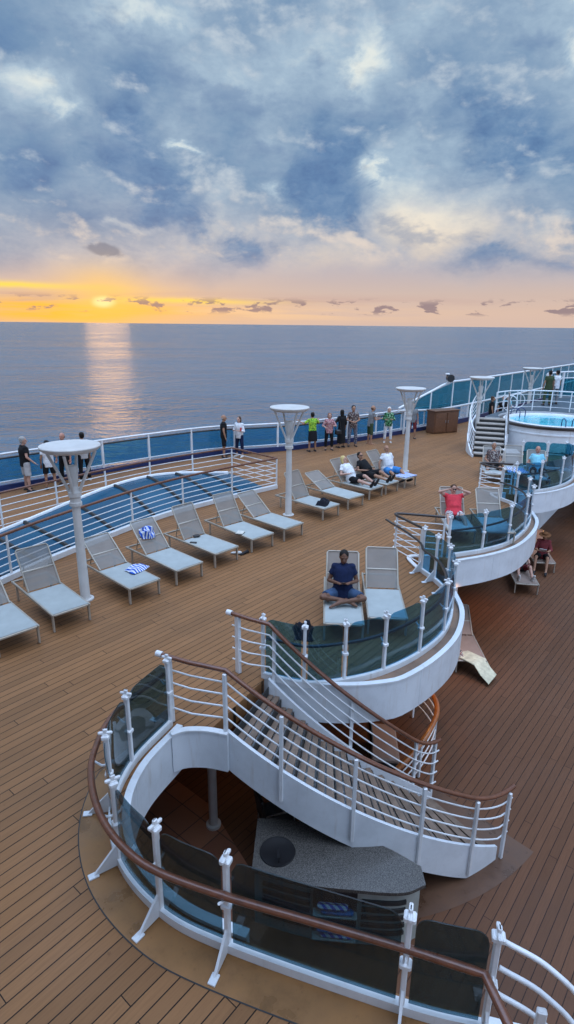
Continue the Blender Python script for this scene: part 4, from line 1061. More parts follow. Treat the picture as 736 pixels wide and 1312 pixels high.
mb = MB(); mb.box((0, 0, 0), (.22, .30, .012), Matrix.Rotation(.6, 3, 'X'), .003); o = obj('paper_sheets', mb, C['white'], None, 30); o.location = Matrix.Rotation(R(105), 3, 'Z') @ ((JH['wrL'] + JH['wrR']) / 2 + V(0, .1, .05)) + o_.location; o.rotation_euler = (0, 0, R(105)); tag(o, 'white papers in the hands of the sitter with a brown hat', 'papers')
# --- on the pool terrace
TZ = 1.26
person('dark-clad person on the walkway beyond the terrace stair, behind the lamp', (30.9, 11.6, 0), face(-60), dict(top=C['black'], bottom=C['black'], hair='brown', skin='tan', shoes=M['shoe_dark'], bottom_len=1.9), 1.0)
person('person in black with reddish hair standing behind the white hoops by the round pool', (31.6, 11.25, 0), face(200), dict(top=C['black'], bottom=C['black'], hair='red', skin='fair', shoes=M['shoe_dark'], bottom_len=1.9, fat=1.15), .98)
person('person in pale blue top beyond the right white hoop', (32.5, 11.35, 0), face(220), dict(top=C['cyan'], bottom=C['navy'], hair='grey', skin='fair', shoes=M['shoe_white'], bottom_len=1.5), .95)
person('person in olive green clothes standing on the terrace behind the pool', (32.9, 9.45, TZ), face(40), dict(top=C['olive'], bottom=C['olive'], hair='black', skin='tan', shoes=M['shoe_dark'], bottom_len=1.9), 1.05)
person('person in white top and grey trousers on the terrace behind the pool', (33.7, 9.3, TZ), face(60), dict(top=C['white'], bottom=C['grey'], hair='black', skin='tan', shoes=M['shoe_dark'], bottom_len=1.9), 1.04)
# shoulder bag and drink
mb = MB(); mb.box((0, 0, 0), (.3, .12, .22), None, .05); mb.tube(spline([(-.12, 0, .1), (-.08, -.02, .4), (.02, -.04, .66), (.1, -.02, .4), (.12, 0, .1)], 5), .012, 6); o = obj('shoulder_bag', mb, M['black'], None, 40); o.location = (20.85, 14.42, .78); o.rotation_euler = (0, 0, R(132)); tag(o, 'black shoulder bag at the hip of the woman in pink', 'bag')
mb = MB(); mb.lathe([(.001, 0), (.03, 0), (.036, .12), (.034, .12), (.029, .01), (.001, .01)], 16); o = obj('drink_cup', mb, C['red'], None, 40); o.location = (16.83, 16.38, 1.12); tag(o, 'red cup held by the woman in the white blouse', 'cup')

# remesh all bodies and clothes into continuous skins
for o, vox, hd, it in REMESH:
    r = o.modifiers.new('union', 'REMESH'); r.mode = 'VOXEL'; r.voxel_size = vox; r.use_smooth_shade = True
    s_ = o.modifiers.new('relax', 'SMOOTH'); s_.iterations = it; s_.factor = .5
dg = bpy.context.evaluated_depsgraph_get()
for o, vox, hd, it in REMESH:
    me = bpy.data.meshes.new_from_object(o.evaluated_get(dg)); mats = [m for m in o.data.materials]
    o.modifiers.clear(); o.data = me; me.materials.clear()
    for m_ in mats: me.materials.append(m_)
    if hd:
        me.materials.append(M['eye']); me.materials.append(M['lip'])
        hc, hr, hf, hu = hd
        for f in me.polygons:
            d = f.center - hc; x, y, z = abs(d.dot(hr)), d.dot(hf), d.dot(hu)
            if y > .06 and abs(z) < .11:
                if (x - .031) ** 2 + ((z - .012) * 1.5) ** 2 < .012 ** 2: f.material_index = 1
                elif x < .024 and abs(z + .048) < .0075: f.material_index = 2


# ------------------------------------------------------------------ raised round pool, terrace and its stair
PC = Vector((28.27, 7.7, 0)); PR = 2.3
te = thing('raised_terrace', 'raised white terrace behind the round pool, carrying railings and a few people', 'terrace', (34, 8, 0))
mb = MB(); poly = []
for i in range(25):
    a = R(125) - R(195) * i / 24; poly.append((PC.x + (PR + .1) * math.cos(a), PC.y + (PR + .1) * math.sin(a)))
poly += [(30.5, 3.1), (58, 3.1), (58, 10.4), (28.5, 10.4), (26.75, 10.3)]
mb.prism(poly, .008, TZ)
obj('terrace_block', mb, M['white2'], te, 20)
mb = MB(); mb.add([(x, y, TZ + .006) for x, y in poly], [list(range(len(poly)))]); obj('terrace_floor', mb, plain('slate_blue_floor', (.05, .075, .10), .5), te)
pool = thing('round_pool', 'raised round white pool with bright turquoise water on the far deck', 'pool', tuple(PC))
mb = MB(); mb.lathe([(PR - .03, .008), (PR, .03), (PR, .80), (PR + .03, .82), (PR + .03, .87), (PR, .89), (PR, 1.1)], 64, PC); obj('pool_wall', mb, M['white2'], pool, 40)
mb = MB(); mb.lathe([(PR + .03, 1.07), (PR + .07, 1.09), (PR + .07, 1.18), (PR + .02, 1.20), (PR - .12, 1.20), (PR - .12, 1.10)], 64, PC); obj('dark_edge', mb, M['rail_dark'], pool, 40)
mb = MB(); mb.lathe([(PR - .12, 1.19), (PR - .14, 1.215), (1.95, 1.215), (1.9, 1.15), (1.85, .25), (.01, .25)], 64, PC)
M['pooltile'] = plain('turquoise_pool_tile', (.10, .62, .72), .25, 0, .12, 3)
obj('pool_basin', mb, M['white'], pool, 40)
mt, t, b = new_mat('pool_water')
o_c = t.coord(); f = t.noise(o_c, 1.3, 3, .5, 1.2)
t.put(b.inputs['Base Color'], t.ramp(f, [(.35, (.02, .30, .42)), (.55, (.06, .48, .60)), (.7, (.20, .62, .70))])); b.inputs['Roughness'].default_value = .08
t.put(b.inputs['Emission Color'], (.08, .60, .78)); b.inputs['Emission Strength'].default_value = .03   # water itself glows, standing in for underwater pool lamps
t.put(b.inputs['Normal'], t.bump(t.noise(o_c, 3.5, 3, .5), .3, .05))
mb = MB(); mb.lathe([(1.9, 1.12), (1.4, 1.12), (.8, 1.12), (.01, 1.12)], 64, PC); obj('water', mb, mt, pool)
for a in (R(215), R(300), R(75)):
    c, s_ = math.cos(a), math.sin(a); mb = MB()
    for q in (-.22, .22):
        P = [(1.6, .4), (1.6, 1.4), (1.7, 1.5), (1.85, 1.53), (2.05, 1.45), (2.1, 1.2)]
        mb.tube([(PC.x + r_ * c - q * s_, PC.y + r_ * s_ + q * c, z) for r_, z in P], .022, 8)
    obj('grab_rail', mb, M['navy'], pool, 50)
s2 = thing('pool_stair', 'short curved stair with white barred side climbing to the pool terrace', 'staircase', (24.6, 9.3, 0))
N = 8; c0, c1 = V(23.8, 8.85, 0), V(26.5, 9.92, 0); dv = (c1 - c0) / N; nv = V(-dv.y, dv.x, 0).normalized()
M['step'] = plain('pale_step', (.42, .38, .34), .6)
for i in range(N):
    p = c0 + dv * i; z = TZ * (i + 1) / N
    A = [p - nv * .6, p + dv * .93 - nv * .6, p + dv * .93 + nv * .6, p + nv * .6]
    mb = MB(); mb.loft([[V(q.x, q.y, z - .05) for q in A], [V(q.x, q.y, z) for q in A]]); obj('tread', mb, M['step'], s2)
    A = [p + dv * .06 - nv * .58, p + dv - nv * .58, p + dv + nv * .58, p + dv * .06 + nv * .58]
    mb = MB(); mb.loft([[V(q.x, q.y, .01) for q in A], [V(q.x, q.y, z - .052) for q in A]]); obj('riser', mb, M['rubber'], s2)
for sd in (-1, 1):
    P = [c0 + dv * k - V(0, 0, 0) + nv * sd * (.66 + (.25 * math.sin(k / N * math.pi) if sd > 0 else 0)) for k in [x * .5 for x in range(-1, 2 * N + 4)]]
    zz = [max(0, min(TZ, TZ * (x * .5) / N)) for x in range(-1, 2 * N + 4)]
    mb = MB(); vs = []
    for p, z in zip(P, zz):
        for o_, h_ in ((-.03, .01), (.03, .01), (.03, z + .12), (-.03, z + .12)): vs.append((p + nv * o_).to_tuple()[:2] + (h_,))
    fs = [[i * 4 + k, i * 4 + (k + 1) % 4, i * 4 + 4 + (k + 1) % 4, i * 4 + 4 + k] for i in range(len(P) - 1) for k in range(4)] + [[3, 2, 1, 0], [len(P) * 4 - 4 + k for k in range(4)]]
    mb.add(vs, fs); obj('side_wall', mb, M['white2'], s2, 40)
    if sd > 0 or True:
        for h_ in (.36, .55, .74, .93):
            mb = MB(); mb.tube([p + V(0, 0, z + h_) for p, z in zip(P, zz)], .014, 6); obj('bar', mb, M['white'], s2, 50)
        mb = MB(); mb.tube([p + V(0, 0, z + 1.1) for p, z in zip(P, zz)], .03, 8); obj('handrail', mb, M['rail_dark'] if sd < 0 else M['white'], s2, 50)
        for k in range(1, len(P), 4):
            mb = MB(); mb.box((P[k].x, P[k].y, zz[k] + .6), (.05, .05, 1.0), .4, .006); obj('post', mb, M['white'], s2, 30)
# white hoops, terrace railings, upper teal glass
for i, (x, y, lb) in enumerate(((29.0, 10.0, 'left of the two white upright hoops behind the round pool'), (30.3, 10.1, 'right of the two white upright hoops behind the round pool'))):
    mb = MB(); mb.tube([(x + .36 * math.cos(2 * math.pi * k / 40) * .64, y - .36 * math.cos(2 * math.pi * k / 40) * .77, TZ + .42 + .36 * math.sin(2 * math.pi * k / 40)) for k in range(40)], .024, 8, True)
    mb.tube([(x, y, TZ + .008), (x, y, TZ + .08)], .03, 8)
    o = obj('white_hoop', mb, M['white'], None, 50); tag(o, lb, 'hoop')
bar_rail('white curved railing on the terrace along the far rim of the round pool', [PC + V((PR + .35) * math.cos(R(95 - 150 * i / 24)), (PR + .35) * math.sin(R(95 - 150 * i / 24)), TZ + .006) for i in range(25)], [i / 8 for i in range(9)], 3, M['white'], .95, .03)
tg = thing('terrace_screen', 'teal glass screen with white posts at the back of the pool terrace', 'glass screen', (38, 8, TZ))
tp = spline([(35.0, 10.2, TZ + .006), (37.3, 9.7, TZ + .006), (39.0, 8.2, TZ + .006), (39.2, 5.5, TZ + .006), (38.5, 3.4, TZ + .006)], 8); TL = arclen(tp)
for k in range(6):
    p, d = at_len(tp, TL, TL[-1] * k / 5); mb = MB(); mb.box((p.x, p.y, TZ + .75), (.12, .1, 1.46), math.atan2(d.y, d.x), .01); obj('post', mb, M['white'], tg, 30)
    if k: obj('glass_panel', panel_mesh(tp, TL, TL[-1] * (k - 1) / 5 + .1, TL[-1] * k / 5 - .1, .12, 1.1, rad=.03), M['glass_far'], tg)
mb = MB(); mb.tube([p + V(0, 0, 1.5) for p in tp], .045, 8); obj('top_rail', mb, M['white'], tg, 50)
mb = MB(); mb.tube([p + V(0, 0, 1.15) for p in tp], .03, 8); obj('mid_rail', mb, M['white'], tg, 50)
# railing with teal panel in front of the pool
balustrade('teal glass railing in front of the round pool, behind the far balcony', [(22.9, 7.2), (23.3, 6.4), (23.6, 5.6), (24.3, 4.8)], M['glass_far'], M['rail_dark'], 1, .62, .13, rail_r=.03)
wb = thing('storage_box', 'small white plastic storage box on the deck before the round pool', 'box', (23.3, 7.75, 0), R(30))
mb = MB(); mb.box((0, 0, .24), (.72, .5, .46), None, .04); obj('box_body', mb, M['white'], wb, 30, False)
mb = MB(); mb.box((0, 0, .505), (.78, .56, .07), None, .03); lid = obj('lid', mb, M['white'], wb, 30, False)
mb = MB(); mb.box((0, -.28, .42), (.16, .03, .05), None, .01); obj('handle', mb, M['black'], lid, 30, False)

# ------------------------------------------------------------------ lower deck furniture
mt, t, b = new_mat('speckled_stone')
o_c = t.coord(); sp1 = t.noise(o_c, 95, 2, .6); sp2 = t.noise(o_c, 30, 3, .6)
t.put(b.inputs['Base Color'], t.mix(t.sstep(sp2, .55, .7, 0, .5), t.ramp(sp1, [(.36, (.04, .038, .036)), (.5, (.085, .08, .075)), (.66, (.16, .15, .135))]), (.14, .13, .12))); b.inputs['Roughness'].default_value = .25
ct = thing('towel_counter', 'curved stone-topped counter with shelf of towels and louvred front below the glass ring', 'counter', (4.7, 3.2, LZ))
front = spline([(4.20, 4.00), (4.48, 3.35), (4.80, 2.85), (5.16, 2.36), (5.46, 2.18)], 8)
back = spline([(4.86, 4.5), (5.12, 4.15), (5.45, 3.5), (5.62, 2.85), (5.66, 2.35)], 8)
mb = MB(); poly = [(p.x, p.y) for p in front] + [(p.x, p.y) for p in reversed(back)]
mb.prism(poly, LZ + 1.0, LZ + 1.05); top_ = obj('counter_top', mb, mt, ct)
bf = offset(front, .10); bb = offset(back, -.08)
mb = MB(); mb.prism([(p.x, p.y) for p in bf] + [(p.x, p.y) for p in reversed(bb)], LZ + .006, LZ + .998); M['counter'] = plain('grey_green_counter', (.42, .45, .42), .5); obj('counter_body', mb, M['counter'], ct)
FL = arclen(bf)
for s0, s1 in ((.12, .76), (1.42, 1.98)):
    mb = MB()
    for k in range(5):
        z = LZ + .22 + .13 * k; pa = [at_len(bf, FL, s0 + (s1 - s0) * i / 6) for i in range(7)]
        q = [p + V(d.y, -d.x, 0) * .012 for p, d in pa]
        mb.sweep([(v.x, v.y) for v in q], .03, z, z + .06)
    obj('louvre', mb, M['rubber'], ct, 30)
pa = [at_len(bf, FL, 0.80 + .56 * i / 6) for i in range(7)]
mb = MB(); mb.sweep([((p + V(d.y, -d.x, 0) * .012).x, (p + V(d.y, -d.x, 0) * .012).y) for p, d in pa], .03, LZ + .16, LZ + .92); obj('shelf_shade_panel', mb, M['black'], ct)  # flat black panel painted as the shade inside the shelf
p, d = at_len(bf, FL, 1.08); a = math.atan2(d.y, d.x); nrm = V(d.y, -d.x, 0)
for k, z in enumerate((.20, .28, .60, .68)):
    q = p + nrm * .075 + d * (.03 * (-1) ** k)
    mb = MB(); mb.box((q.x, q.y, LZ + z + .035), (.42 - .03 * (k % 2), .09, .068), a, .025)
    o = obj('folded_towel', mb, [M['stripe'], C['blue'], C['blue'], M['stripe']][k], None, 40)
    tag(o, ['bottom striped folded towel on the lower shelf of the stone-topped counter', 'blue folded towel, upper one on the lower shelf of the counter', 'blue folded towel, lower one on the upper shelf of the counter', 'striped folded towel at the top of the shelf in the counter'][k], 'towel', 'folded towels in the counter shelf')
mb = MB(); q = at_len(bf, FL, 1.08)[0] + nrm * .075
for z in (.185, .585): mb.box((q.x, q.y, LZ + z), (.56, .11, .025), a, .004)
obj('shelf', mb, M['counter'], ct)
mb = MB(); mb.lathe([(.001, .004), (.20, .004), (.215, .012), (.235, .014), (.24, .006), (.24, .0)], 28, (4.62, 3.92, LZ + 1.052))
mb.tube([(4.50, 3.80, LZ + 1.06), (4.50, 3.80, LZ + 1.13), (4.60, 3.90, LZ + 1.14)], .012, 8)
obj('round_sink', mb, M['black'], top_, 40)
cl = thing('support_column', 'grey steel column standing in the dark space below the stair landing', 'column', (5.05, 5.65, LZ))
mb = MB(); mb.tube([(5.05, 5.65, LZ + .006), (5.05, 5.65, -.302)], .07, 14); obj('shaft', mb, M['lamp'], cl, 40)
mb = MB(); mb.tube([(5.05, 5.65, LZ + .004), (5.05, 5.65, LZ + .05)], .12, 14); obj('base_plate', mb, M['lamp'], cl, 40)
# stools / chair by the counter
ch = thing('dark_chair', 'dark chair with steel arms in the shade beneath the stair', 'chair', (5.55, 4.75, LZ), R(60))
mb = MB(); mb.box((0, 0, .44), (.5, .5, .07), None, .02); obj('seat', mb, M['rubber'], ch, 30, False)
mb = MB(); mb.box((0, .26, .72), (.5, .05, .5), Matrix.Rotation(-.15, 3, 'X'), .02); obj('backrest', mb, M['rubber'], ch, 30, False)
for x in (-.23, .23):
    for y in (-.22, .22):
        mb = MB(); mb.tube([(x, y, .005), (x, y, .42)], .016, 8); obj('leg', mb, M['steel'], ch, 40, False)
    mb = MB(); mb.tube([(x, -.22, .42), (x, -.22, .66), (x, .24, .66)], .014, 8); obj('armrest', mb, M['steel'], ch, 40, False)
# warm lit handrail of the next flight, under the near balcony
orr = thing('lower_stair_railing', 'glow-tinted curved handrail with white bars lit warm beneath the nearest balcony', 'railing', (8.8, 3.9, LZ))
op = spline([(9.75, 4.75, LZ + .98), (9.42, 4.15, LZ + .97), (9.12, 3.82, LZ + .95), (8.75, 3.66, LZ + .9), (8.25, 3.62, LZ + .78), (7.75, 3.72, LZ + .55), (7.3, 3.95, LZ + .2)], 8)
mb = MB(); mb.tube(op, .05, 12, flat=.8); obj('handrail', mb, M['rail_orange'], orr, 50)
for z in (.22, .42, .62):
    mb = MB(); mb.tube([V(p.x, p.y, p.z - .98 + z + .18) for p in op if p.z - .98 + z + .18 > LZ], .013, 8); obj('bar', mb, M['white'], orr, 50)
OL = arclen(op)
for k in (.08, .42, .66):
    p, d = at_len(op, OL, OL[-1] * k); zb = LZ + .005; mb = MB(); mb.box((p.x, p.y, (zb + p.z) / 2), (.05, .05, p.z - zb), math.atan2(d.y, d.x), .006); obj('post', mb, M['white'], orr, 30)
db = thing('deck_bench', 'low brown padded bench in the shade beneath the nearest balcony', 'bench', (8.15, 4.35, LZ), R(35))
mb = MB(); mb.box((0, 0, .38), (1.0, .5, .1), None, .03); obj('seat_pad', mb, M['sling_taupe'], db, 30, False)
for x in (-.42, .42):
    mb = MB(); mb.box((x, 0, .165), (.06, .44, .32), None, .01); obj('leg', mb, M['rubber'], db, 30, False)
mb = MB(); mb.box((0, .27, .6), (1.0, .06, .4), None, .02); obj('backrest', mb, M['rail_dark'], db, 30, False)
# support columns and outer wall of the lower deck house beneath the balconies
for x, y, lb in ((9.0, 6.0, 'white column in the shade below the nearest balcony'), (15.2, 6.2, 'white column in the shade below the balcony of the sitter in red'), (21.6, 6.6, 'white column in the shade below the far balcony')):
    c_ = thing('support_column', lb, 'column', (x, y, LZ))
    mb = MB(); mb.tube([(x, y, LZ + .006), (x, y, -.302)], .11, 14); obj('shaft', mb, M['white'], c_, 40)
    mb = MB(); mb.tube([(x, y, LZ + .004), (x, y, LZ + .06)], .16, 14); obj('base_plate', mb, M['white'], c_, 40)
pw = thing('pool_surround', 'white wall with brown edge where the lower deck meets the grey pool surround', 'wall', (26, 4, LZ))
mb = MB(); mb.prism([(21.2, 5.75), (22.6, 6.3), (31.8, 6.95), (31.8, 9.0), (21.2, 9.0)], LZ + .006, LZ + 1.0); obj('wall_block', mb, M['white2'], pw)
mb = MB(); mb.prism([(30.2, -13.5), (59, -13.5), (59, 6.9), (32, 6.9), (30.2, 6.6)], LZ + .006, LZ + .25); obj('surround_step', mb, plain('grey_surround', (.30, .30, .30), .5), pw)
mb = MB(); mb.sweep([(30.17, -13.5), (30.17, 6.6)], .06, LZ + .006, LZ + .27); obj('edge_strip', mb, M['rail'], pw)

# ------------------------------------------------------------------ lamps that are on: warm downlights under the balconies
def down(x, y, p, sz=R(95)):
    l = bpy.data.lights.new('downlight', 'SPOT'); l.energy = p; l.color = (1, .48, .19); l.spot_size = sz; l.spot_blend = .9; l.shadow_soft_size = .12
    o = bpy.data.objects.new('downlight', l); col.objects.link(o); o.location = (x, y, -.36); return o
for x, y, p in ((15.2, 5.0, 60), (9.0, 4.35, 32), (12.0, 4.75, 45), (20.6, 5.7, 45), (6.4, 6.6, 9)): down(x, y, p)

# ------------------------------------------------------------------ sky
SUN_AZ, SUN_EL = R(56.1), R(2.4)
world = bpy.data.worlds.new('World'); scene.world = world; world.use_nodes = True
world.cycles.sampling_method = 'MANUAL'; world.cycles.sample_map_resolution = 256
t = NT(world.node_tree); bg = t.n['Background']
D = t.coord('Generated'); d_ = t.sep(D); dx, dy, dz = d_[0], d_[1], d_[2]
DEG = 180 / math.pi
az = t.m('MULTIPLY', t.m('ARCTAN2', dy, dx), DEG)          # degrees, ship frame
el = t.m('MULTIPLY', t.m('ARCSINE', t.m('MINIMUM', t.m('MAXIMUM', dz, -1.0), 1.0)), DEG)
elp = t.m('MAXIMUM', el, 0.0)
# cloud plane coordinates
k = t.m('DIVIDE', 1.0, t.m('ADD', t.m('MAXIMUM', dz, 0.0), .13))
cu = t.m('MULTIPLY', dx, k); cv = t.m('MULTIPLY', dy, k)
cp = t.comb(cu, cv, 0.0)
n1 = t.noise(cp, 1.15, 8, .56, .5)
n2 = t.noise(t.comb(t.m('ADD', cu, 5.2), t.m('ADD', cv, 1.3), .7), 2.6, 8, .58, .35)
# angular domain noise, for shapes that stand upright
ap = t.comb(t.m('MULTIPLY', az, .055), t.m('MULTIPLY', el, .075), 2.0)
n3 = t.noise(ap, 1.6, 9, .58, .45)
n4 = t.noise(ap, 4.2, 8, .62, .5)
wz = t.m('MULTIPLY', t.m('SUBTRACT', n3, .5), 9.0); wz2 = t.m('MULTIPLY', t.m('SUBTRACT', n4, .5), 7.0)
azw = t.m('ADD', az, wz2); elw = t.m('ADD', el, wz)
base = t.ramp(t.m('DIVIDE', elp, 30.0), [(0, lin((214, 186, 172))), (.045, lin((216, 188, 172))), (.09, lin((206, 184, 174))), (.16, lin((188, 178, 184))), (.27, lin((168, 174, 190))), (.42, lin((146, 168, 194))), (.7, lin((132, 166, 196))), (1, lin((132, 170, 204)))])
def blob(a0, e0, sa, se, A=None, E=None):
    x = t.m('DIVIDE', t.m('SUBTRACT', A or azw, a0), sa); y = t.m('DIVIDE', t.m('SUBTRACT', E or elw, e0), se)
    return t.m('EXPONENT', t.m('MULTIPLY', t.m('ADD', t.m('MULTIPLY', x, x), t.m('MULTIPLY', y, y)), -1.0))
def addup(L):
    r = L[0]
    for q in L[1:]: r = t.m('ADD', r, q)
    return r
# optical depth of the cloud deck: layered turbulence biased by the large masses that stand in this sky
stretch = t.comb(t.m('MULTIPLY', az, .05), t.m('MULTIPLY', el, .085), 3.3)
def fbm(off, sc=1.0, det=10, rough=.6, dist=.35):
    v = t.node('ShaderNodeVectorMath', operation='ADD'); t.put(v.inputs[0], stretch); v.inputs[1].default_value = off
    return t.noise(v.outputs[0], sc, det, rough, dist)
fA = fbm((0, 0, 0), 1.05, 9, .50, .12); fB = fbm((7.1, 2.2, 0), 3.3, 9, .54, .12); fC = fbm((3.3, 9.2, 0), 15, 6, .62)
fA2 = fbm((.06, -.10, 0), 1.05, 9, .50, .12); fB2 = fbm((7.1 + .02, 2.2 - .035, 0), 3.3, 9, .54, .12)
bias = addup([blob(53.8, 13.4, 3.4, 3.2), t.m('MULTIPLY', blob(50.6, 10.0, 2.4, 2.0), .8), t.m('MULTIPLY', blob(36.2, 12.4, 2.9, 4.2), 1.7), t.m('MULTIPLY', blob(20.5, 13.6, 5.5, 3.4), .95), t.m('MULTIPLY', blob(27, 18.0, 7, 3.2), .5),
              t.m('MULTIPLY', blob(61.8, 11.6, 3.0, 2.0), .7), t.m('MULTIPLY', blob(42.8, 7.0, 2.4, 1.1), .9), t.m('MULTIPLY', blob(48.0, 8.5, 2.0, 2.0), .6), t.m('MULTIPLY', blob(49, 18.6, 6, 2.6), .45), t.m('MULTIPLY', blob(22, 5.2, 4.0, 1.0), .75), t.m('MULTIPLY', blob(15.5, 4.4, 3.0, .9), .7), t.m('MULTIPLY', blob(62.5, 20.6, 3.2, 1.0), .4), t.m('MULTIPLY', blob(57.5, 8.6, 4, 1.2), .35)])
thin = addup([t.m('MULTIPLY', blob(60.8, 18.6, 3.4, 1.3), 1.1), t.m('MULTIPLY', blob(58.0, 16.6, 1.8, .8), .9), blob(48.9, 12.8, 1.5, .35), t.m('MULTIPLY', blob(41.0, 11.2, 1.0, .7), .9), t.m('MULTIPLY', blob(32.3, 12.3, .7, .9), .9), t.m('MULTIPLY', blob(34, 20.3, 1.2, 2.2), .75), t.m('MULTIPLY', blob(17.8, 20.6, 1.0, 1.6), 1.0),
              t.m('MULTIPLY', blob(28.5, 8.6, 4.2, 2.4), .6), t.m('MULTIPLY', blob(46, 8.2, 5.0, 1.8), .35), t.m('MULTIPLY', blob(54.0, 8.2, 2.6, .4), .7), t.m('MULTIPLY', blob(17, 7.4, 2.5, .6), .6), t.m('MULTIPLY', blob(50.5, 21.8, 3.0, .6), .45)])
tau = t.m('ADD', t.m('MULTIPLY', fA, .52), t.m('ADD', t.m('MULTIPLY', fB, .37), t.m('MULTIPLY', fC, .11)))
tau = t.m('MULTIPLY_ADD', t.m('SUBTRACT', tau, .5), 1.5, .53)
tau = t.m('ADD', tau, t.m('MULTIPLY', bias, .18)); tau = t.m('SUBTRACT', tau, t.m('MULTIPLY', thin, .27))
cold = t.ramp(tau, [(.24, lin((224, 230, 226))), (.34, lin((202, 216, 222))), (.45, lin((164, 187, 207))), (.56, lin((140, 165, 191))), (.68, lin((116, 147, 180))), (.9, lin((88, 124, 170)))])
warm = t.ramp(tau, [(.26, lin((240, 222, 200))), (.40, lin((214, 202, 192))), (.52, lin((184, 184, 192))), (.64, lin((150, 160, 180))), (.84, lin((104, 124, 156)))])
elj = t.m('ADD', el, t.m('MULTIPLY', t.m('SUBTRACT', fA, .5), 8.0))
c = t.mix(t.sstep(elj, 4.5, 12.5), warm, cold)
dkm = t.m('MULTIPLY', bias, t.sstep(t.m('ADD', t.m('MULTIPLY', fB, .6), t.m('MULTIPLY', fA, .4)), .34, .6, .35, 1.2))
dcol = t.ramp(t.m('ADD', t.m('MULTIPLY', fB, .6), t.m('MULTIPLY', fC, .4)), [(.32, lin((134, 160, 190))), (.5, lin((100, 134, 174))), (.66, lin((78, 110, 156)))])
c = t.mix(t.sstep(dkm, .22, .8, 0, .85), c, dcol)
# relief of the billows: faces turned to the low sun are paler
rel = t.m('ADD', t.m('MULTIPLY', t.m('SUBTRACT', fA, fA2), 3.0), t.m('MULTIPLY', t.m('SUBTRACT', fB, fB2), 2.4))
c = t.mix(t.m('MULTIPLY', t.sstep(rel, .02, .5), t.sstep(el, 3.0, 6.0, 0, .85)), c, t.mix(t.sstep(el, 5, 13), lin((232, 214, 198)), lin((196, 208, 218))))
c = t.mix(t.m('MULTIPLY', t.sstep(t.m('MULTIPLY', rel, -1.0), .03, .45), t.m('MULTIPLY', t.sstep(el, 3.0, 7.0), .55)), c, lin((100, 130, 170)))
# towards the horizon the deck thins to the pale evening sky
glow = blob(56.1, 2.0, 11.0, 3.6, az, el)
base = t.mix(t.m('MULTIPLY', glow, .4), base, lin((244, 196, 140)))
c = t.mix(t.m('SUBTRACT', 1.0, t.sstep(elj, 2.6, 6.6)), c, base)
# one small separate cloud above the sun
sm = t.m('MULTIPLY', blob(56.0, 6.05, 1.25, .55, t.m('ADD', az, t.m('MULTIPLY', t.m('SUBTRACT', n4, .5), 3.0)), t.m('ADD', el, t.m('MULTIPLY', t.m('SUBTRACT', n4, .5), 1.6))), 1.0)
c = t.mix(t.sstep(sm, .25, .65, 0, .85), c, lin((118, 128, 150)))
# sunset bands
st1 = t.noise(t.comb(t.m('MULTIPLY', az, .05), t.m('MULTIPLY', el, .9), 4.0), 1.7, 6, .55, .3)
low = t.m('SUBTRACT', 1.0, t.sstep(el, 2.6, 4.2))
band1 = t.m('MULTIPLY', t.m('MULTIPLY', blob(58.0, 1.0, 11.0, 1.1, az, el), 1.5), t.sstep(st1, .36, .56, .6, 1.0))
c = t.mix(t.m('MULTIPLY', band1, .95, clamp=True), c, lin((255, 190, 56)))
c = t.mix(t.m('MULTIPLY', blob(44, 1.0, 15, .9, az, el), t.sstep(st1, .40, .62, .1, .7)), c, lin((246, 204, 158)))
# violet-grey veil between the yellow bands
veil = t.m('MULTIPLY', blob(50, 2.25, 26, .42, az, t.m('ADD', el, t.m('MULTIPLY', t.m('SUBTRACT', st1, .5), 2.2))), t.sstep(st1, .42, .6, .2, .9))
c = t.mix(veil, c, lin((196, 166, 160)))
up1 = blob(65.0, 2.95, 8.0, .27, az, t.m('ADD', el, t.m('MULTIPLY', t.m('SUBTRACT', n4, .5), .35)))
c = t.mix(t.m('MULTIPLY', up1, .95), c, lin((255, 222, 92)))
up2 = blob(49, 1.95, 7.0, .22, az, t.m('ADD', el, t.m('MULTIPLY', t.m('SUBTRACT', n4, .5), .5)))
c = t.mix(t.m('MULTIPLY', up2, .9), c, lin((255, 218, 100)))
# sun behind thin cloud
core = blob(56.3, 1.75, 1.1, .55, t.m('ADD', az, t.m('MULTIPLY', t.m('SUBTRACT', n4, .5), 1.2)), el)
halo = blob(56.2, 2.4, 3.6, 2.2, az, el)
c = t.mix(t.m('MULTIPLY', halo, .7), c, lin((255, 205, 105)))
c = t.mix(t.sstep(core, .2, .9), c, (1.1, .84, .36))
# little dark puffs along the horizon
pf = t.noise(t.comb(t.m('MULTIPLY', az, .34), t.m('MULTIPLY', el, .95), 7.0), 1.25, 6, .6, .2)
pz = t.m('MULTIPLY', t.sstep(el, .75, 1.25), t.m('SUBTRACT', 1.0, t.sstep(el, 1.75, 2.5)))
pfm = t.m('MULTIPLY', t.sstep(pf, .535, .60), pz)
c = t.mix(t.m('MULTIPLY', pfm, .85), c, lin((142, 124, 132)))
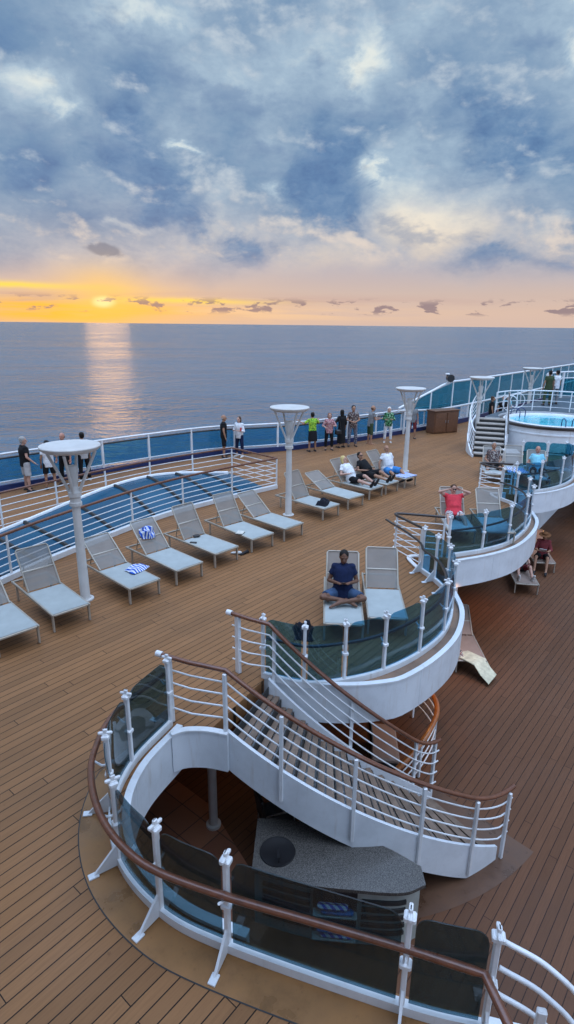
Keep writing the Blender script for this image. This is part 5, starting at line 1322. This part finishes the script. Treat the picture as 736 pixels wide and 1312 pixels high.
# unseen sky overhead and behind the viewer, brightness added to light the decks
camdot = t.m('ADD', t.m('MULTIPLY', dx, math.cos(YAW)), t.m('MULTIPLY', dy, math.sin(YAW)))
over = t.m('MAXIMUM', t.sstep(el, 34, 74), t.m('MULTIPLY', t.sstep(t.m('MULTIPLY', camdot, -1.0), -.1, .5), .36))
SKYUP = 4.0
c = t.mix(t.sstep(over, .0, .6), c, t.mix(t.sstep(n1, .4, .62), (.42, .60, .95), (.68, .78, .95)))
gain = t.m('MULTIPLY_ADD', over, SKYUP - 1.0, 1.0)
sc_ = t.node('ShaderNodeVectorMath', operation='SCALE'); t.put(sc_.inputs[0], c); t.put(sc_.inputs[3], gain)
# a thin share of the physical sky underneath the cloud
sky = t.node('ShaderNodeTexSky', sky_type='NISHITA'); sky.sun_disc = False; sky.sun_elevation = SUN_EL; sky.sun_rotation = math.pi / 2 - SUN_AZ
s3 = t.node('ShaderNodeVectorMath', operation='SCALE'); t.put(s3.inputs[0], sky.outputs[0]); t.put(s3.inputs[3], .003)
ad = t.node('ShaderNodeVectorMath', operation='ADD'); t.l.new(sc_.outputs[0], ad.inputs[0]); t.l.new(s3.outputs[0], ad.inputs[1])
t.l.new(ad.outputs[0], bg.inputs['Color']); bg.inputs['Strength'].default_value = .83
# the sun itself
sl = bpy.data.lights.new('sun', 'SUN'); sl.energy = .011; sl.angle = R(4.0); sl.color = (1, .54, .22)
so = bpy.data.objects.new('sun', sl); col.objects.link(so)
dirv = Vector((math.cos(SUN_AZ) * math.cos(SUN_EL), math.sin(SUN_AZ) * math.cos(SUN_EL), math.sin(SUN_EL)))
so.rotation_euler = dirv.to_track_quat('Z', 'Y').to_euler()

# ------------------------------------------------------------------ render settings
vs_ = scene.view_settings; vs_.view_transform = 'Standard'; vs_.look = 'None'; vs_.exposure = 0.3; vs_.gamma = 1.0; vs_.use_curve_mapping = False
scene.render.engine = 'CYCLES'
cy = scene.cycles
cy.max_bounces = 8; cy.diffuse_bounces = 3; cy.glossy_bounces = 3; cy.transmission_bounces = 4; cy.transparent_max_bounces = 32
cy.use_adaptive_sampling = True; cy.adaptive_threshold = .02; cy.use_denoising = True
cy.sample_clamp_indirect = 6.0; cy.caustics_reflective = False; cy.caustics_refractive = False
